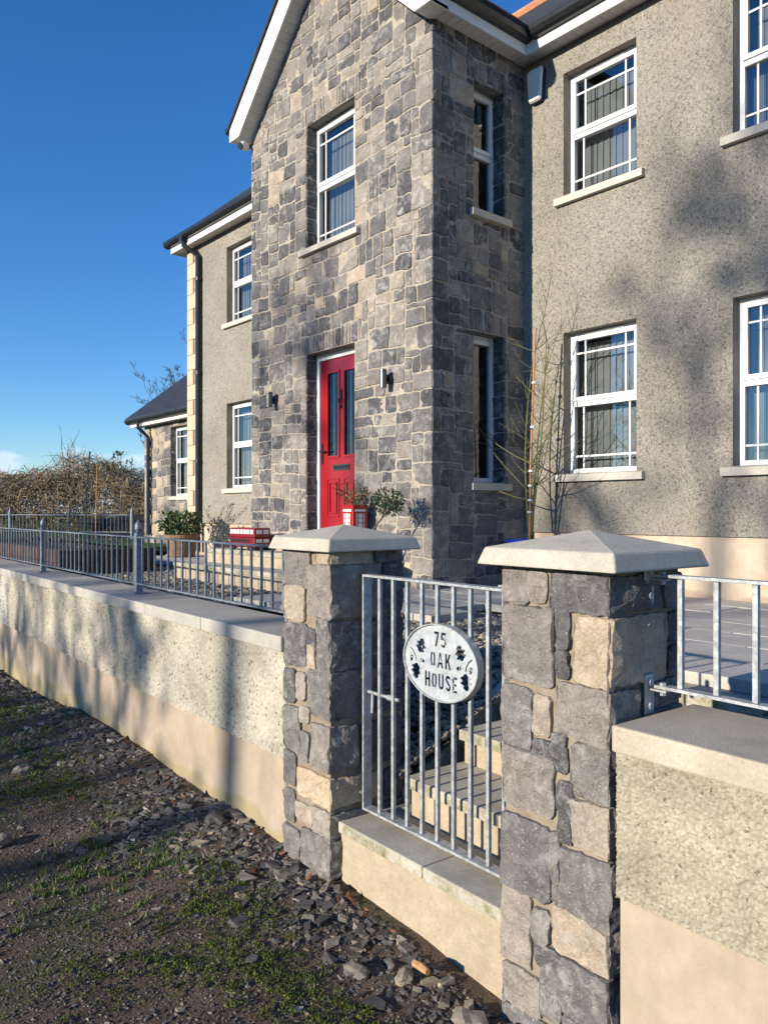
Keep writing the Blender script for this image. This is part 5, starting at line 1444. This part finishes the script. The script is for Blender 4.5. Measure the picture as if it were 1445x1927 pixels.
po = tag(MB().build('garden_pole', TWIG) if False else mk('garden_pole', *(lambda q: (q.v, q.f))(MB().tube([pt_at(-7.55, 20, .95), pt_at(-7.50, 20, 2.3), pt_at(-7.42, 20, 3.22)], [.020, .018, .016], 7)), simple('dark green pole', (.012, .045, .03), (.02, .06, .04), 5, .5)), 'thin dark green pole standing in front of the brambles', 'pole')
po = tag(mk('garden_stake', *(lambda q: (q.v, q.f))(MB().tube([pt_at(-7.28, 20, .95), pt_at(-7.24, 20, 2.9)], [.014, .011], 6)), CANE), 'brown wooden stake right of the green pole', 'stake')

# ------------------------------------------------------------------ trees
def tree(name, label, loc, h, r, seed, depth=4, spread=.62, kids=(3, 5), up=.16, group=None, lean=(0, 0), n=6, L0=.5, minr=.005, first=2):
    rt = random.Random(seed); t = thing(name, label, 'tree', loc, group)
    trunk = MB(); P, R_ = [], []
    for k in range(8):
        q = k / 7; P.append((loc[0] + lean[0] * q + rt.gauss(0, .05) * (k > 0), loc[1] + lean[1] * q + rt.gauss(0, .05) * (k > 0), loc[2] + h * .62 * q)); R_.append(r * (1 - .55 * q))
    trunk.tube(P, R_, 8); trunk.build('trunk', BARK, t, smooth=True)
    c = MB()
    for k in range(first, 8):
        for _ in range(rt.randint(2, 3) if k < 7 else 4):
            a = rt.uniform(0, 6.28); el_ = rt.uniform(.25, .9) if k < 7 else rt.uniform(.7, 1.8)
            grow(c, P[k], (math.cos(a), math.sin(a), el_), h * L0 * (1 - .05 * k) * rt.uniform(.55, 1.0) * .62, R_[k] * .60, depth, rt, n, up, .2, kids, .58, spread, minr, None, (6, 5, 4, 3, 3, 3))
    c.build('crown', BARK, t)
    return t
tree('bare_tree', 'bare winter tree rising behind the stone annex roof', (-28.0, 14.0, .6), 8.6, .17, 5, 4, .6, (3, 4), minr=.007)
FG = 'bare trees along the far side of the lane'
for k, (x, y, h, r, lab) in enumerate((
        (-7.25, -15.0, 8.0, .16, 'bare tree across the lane opposite the left railing'),
        (-9.15, -16.0, 7.8, .13, 'slender bare tree across the lane opposite the far railing post'),
        (-6.9, -26.0, 17.6, .20, 'tallest bare tree across the lane, shading the right wing'),
        (-10.7, -15.5, 8.0, .15, 'bare tree across the lane opposite the timber bed'),
        (-18.0, -15.0, 9.0, .18, 'wide bare tree across the lane mirrored in the right windows'),
        (-23.0, -17.0, 10.5, .20, 'bare tree across the lane mirrored in the porch window'),
        (-30.0, -16.0, 10.5, .20, 'leftmost bare tree across the lane'))):
    tree('bare_tree', lab, (x, y, -.1), h, r, 21 + k, 4 if k in (0, 2, 4, 5) else 3, .58, (3, 4), group=FG, minr=.022 if k == 2 else .010, first=6 if k == 2 else 3, lean=(.9, 0) if k == 2 else (0, 0), L0=.62 if k == 2 else .5)

# ------------------------------------------------------------------ loose stones, moss, grass and litter on the verge
rv = np.random.default_rng(99)
def fbm(x, y, s=1.0):
    v = 0
    for k, (a, b, c, am) in enumerate(((1.1, .6, .3, 1), (-.7, 1.5, 1.9, .8), (2.3, 1.1, .7, .6), (-1.9, 3.1, 2.5, .5), (4.7, -2.9, .2, .35), (7.1, 5.3, 1.3, .25))):
        v = v + am * np.sin(s * (a * x + b * y) + c * 2.7)
    return v / 2.0
def verge_pts(n, x0=-11, x1=.2, y0=-1.6, y1=2.02, dens=None):
    gx, gy = rv.uniform(x0, x1, n), rv.uniform(y0, y1, n)
    wx, wy = gx * CG - gy * SG, gx * SG + gy * CG
    keep = (-.762 * wx + .647 * wy) > 2.2
    lat = (.647 * wx + .762 * wy) / np.maximum(.1, -.762 * wx + .647 * wy)
    keep &= (np.abs(lat) < .62)
    keep &= ~((gx > -3.46) & (gx < -3.02) & (gy > FY - .03)); keep &= ~((gx > -1.96) & (gx < -1.48) & (gy > FY - .03))
    if dens is not None: keep &= rv.random(n) < dens(gx, gy)
    gx, gy = gx[keep], gy[keep]
    z = np.array([gh(a, b) for a, b in zip(gx, gy)])
    return gx, gy, np.stack([gx * CG - gy * SG, gx * SG + gy * CG, z], 1)
def d_wall(gx, gy): return 2.03 - gy
strip = lambda gx, gy: np.clip(1.12 - d_wall(gx, gy) / .62 + .40 * fbm(gx, gy, 1.6), .05, 1)
gx, gy, P = verge_pts(70000, dens=strip)
S = (rv.gamma(1.4, .0058, len(P)) + .004) * np.clip(1.2 - .45 * d_wall(gx, gy), .5, 1.2); S = np.minimum(S, .038)
tn = np.clip(rv.beta(1.3, 2.2, len(P)) + (rv.random(len(P)) < .03) * .4, 0, 1)
tag(scatter('loose_stones', P, S, RUBBLE, None, 5, .42, .50, tn, 60, .62, True), 'loose dark angular stones spread along the foot of the wall', 'loose stones', kind='stuff')
gx, gy, P = verge_pts(120000, dens=lambda a, b: .75 + .2 * fbm(a, b, 2.2))
S = rv.uniform(.002, .0068, len(P)); tn = rv.beta(1.6, 2.6, len(P))
tag(scatter('grit', P, S, RUBBLE, None, 6, .5, .45, tn, 30, .45, True), 'fine grit scattered over the bare soil of the verge', 'grit', kind='stuff')
ROCKS = [(-3.95, 1.90, .070, .25, 'largest dark stone against the plinth left of the left pillar'), (-2.28, 1.86, .050, .72, 'pale brown stone under the middle of the gate step'), (-2.42, 1.73, .055, .55, 'blocky brown stone in front of the gate step'),
         (-3.95, .62, .038, .95, 'small white stone lying alone on the bare soil'), (-4.5, .95, .055, .55, 'flat grey stone in the grass left of the white stone'), (-1.98, 1.90, .060, .66, 'jagged brown stone in the corner of step and right pillar'),
         (-5.55, 1.30, .075, .62, 'large mossy brown stone among rubble left of the gate'), (-5.05, .82, .07, .45, 'broad flat grey slab stone at the edge of the grass')]
for k, (a, b, s_, tn, lab) in enumerate(ROCKS):
    rk = random.Random(200 + k); bm = bmesh.new(); bmesh.ops.create_icosphere(bm, subdivisions=2, radius=1)
    for v in bm.verts:
        q = 1 + .22 * math.sin(3.1 * v.co.x + 2.3 * v.co.y + k) + .16 * math.sin(5.7 * v.co.z - 4.1 * v.co.x + 2 * k) + rk.uniform(-.07, .07)
        v.co = Vector((v.co.x * 1.2, v.co.y * .9, v.co.z * .6)) * q * s_ * .82
    ang = rk.uniform(0, 6.28); c, s2 = math.cos(ang), math.sin(ang); w0 = GW(a, b, gh(a, b) + s_ * .3)
    V = [(w0[0] + v.co.x * c - v.co.y * s2, w0[1] + v.co.x * s2 + v.co.y * c, w0[2] + v.co.z) for v in bm.verts]; F = [tuple(v.index for v in f_.verts) for f_ in bm.faces]; bm.free()
    tag(mk('stone', V, F, RUBBLE, tone=tn), lab, 'stone', 'larger loose stones on the verge')
def blades(P, hgt, mat, seed, name, wd=.10, segs=2, tone=None, lean=.5):
    r_ = np.random.default_rng(seed); n = len(P); H_ = hgt * r_.uniform(.5, 1.3, n)
    a = r_.uniform(0, 6.283, n); ln = r_.uniform(.1, 1, n) * lean; b = r_.uniform(0, 6.283, n)
    sx, sy = np.cos(b) * H_ * wd / 2, np.sin(b) * H_ * wd / 2
    dx, dy = np.cos(a) * ln * H_, np.sin(a) * ln * H_; z = np.zeros(n)
    L0 = P + np.stack([-sx, -sy, z], 1); R0 = P + np.stack([sx, sy, z], 1)
    M1 = np.stack([dx * .35, dy * .35, H_ * .55], 1); L1 = L0 * .0 + P + M1 - np.stack([sx, sy, z], 1) * .8; R1 = P + M1 + np.stack([sx, sy, z], 1) * .8
    Tp = P + np.stack([dx, dy, H_ * .9], 1)
    V = np.stack([L0, R0, R1, L1, Tp], 1).reshape(-1, 3); base = np.arange(n)[:, None] * 5
    F = np.concatenate([base + np.array([[0, 1, 2]]), base + np.array([[0, 2, 3]]), base + np.array([[3, 2, 4]])])
    t = r_.random(n) if tone is None else tone
    return mk_np(name, V, F, mat, tone=np.repeat(t, 5))
gmask = lambda a, b: np.clip(1.25 * np.exp(-((d_wall(a, b) - .58) / .26) ** 2) + .75 * fbm(a + 3.1, b, 1.5) - .22, 0, 1) * np.clip((-3.2 - a) / .5, 0, 1)
gx, gy, P = verge_pts(12000, dens=lambda a, b: gmask(a, b))           # tufts: several blades from each root
nb_ = rv.integers(8, 26, len(P)); Pg = np.repeat(P, nb_, 0); Pg[:, :2] += rv.normal(0, .012, (len(Pg), 2))
dead = rv.random(len(Pg)) < .16
tag(blades(Pg, .030, GRASSM, 3, 'grass', .13, tone=np.where(dead, 1.0, rv.beta(2, 2.4, len(Pg)) * .8), lean=1.1), 'short patchy grass and weeds on the verge', 'grass', kind='stuff')
mmask = lambda a, b: np.clip(1.5 * np.exp(-((d_wall(a, b) - .48) / .25) ** 2 - ((a + 2.55) / .55) ** 2) + .45 * np.exp(-((d_wall(a, b) - .62) / .3) ** 2) + .7 * fbm(a, b + 5, 2.6) - .42, 0, 1) * np.clip((d_wall(a, b) - .10) / .2, 0, 1)
gx, gy, P = verge_pts(30000, x0=-8.0, dens=mmask)                     # moss and small rosettes in low cushions
nb_ = rv.integers(10, 34, len(P)); Pm = np.repeat(P, nb_, 0); off = rv.normal(0, .015, (len(Pm), 2)); Pm[:, :2] += off; Pm[:, 2] += np.maximum(0, .012 - 8 * (off ** 2).sum(1)) * .9
tag(blades(Pm, .0085, MOSSM, 4, 'moss', .62, tone=rv.beta(2, 2, len(Pm)), lean=1.2), 'cushions of bright green moss on the verge', 'moss', kind='stuff')
gx, gy, P = verge_pts(5200, dens=lambda a, b: np.clip(1.0 - d_wall(a, b) / .28, .015, 1))
Vl, Fl, Tl = [], [], []
for p in P:
    a = rv.uniform(0, 6.28); L = rv.uniform(.012, .036); w_ = L * rv.uniform(.3, .6); tz = rv.uniform(-.3, .9); up = rv.uniform(.004, .022)
    d = Vector((math.cos(a), math.sin(a), tz)).normalized(); s_ = d.cross(Vector((rv.normal(0, .4), rv.normal(0, .4), 1))).normalized(); p = Vector(p) + Vector((0, 0, up)); q = len(Vl); nn = d.cross(s_)
    Vl += [p - d * L, p + s_ * w_ + nn * w_ * .4, p + d * L, p - s_ * w_ + nn * w_ * .4]; Fl += [(q, q + 1, q + 2), (q, q + 2, q + 3)]; Tl += [rv.random()] * 4
tag(mk('leaf_litter', [v[:] for v in Vl], Fl, LITTER, tone=Tl), 'curled brown dead leaves gathered along the foot of the wall', 'dead leaves', kind='stuff')
STK = [(-2.30, 1.92, .09, 'snapped reddish stick beside the pale stone under the gate step'),]
for a, b, L, lab in STK:
    q = GW(a, b, gh(a, b) + .035); q2 = GW(a + L, b - .01, gh(a, b) + .045)
    tag(mk('stick', *(lambda t: (t.v, t.f))(MB().tube([q, ((q[0] + q2[0]) / 2, (q[1] + q2[1]) / 2, q[2] + .008), q2], [.014, .016, .012], 7)), CANE), lab, 'stick')
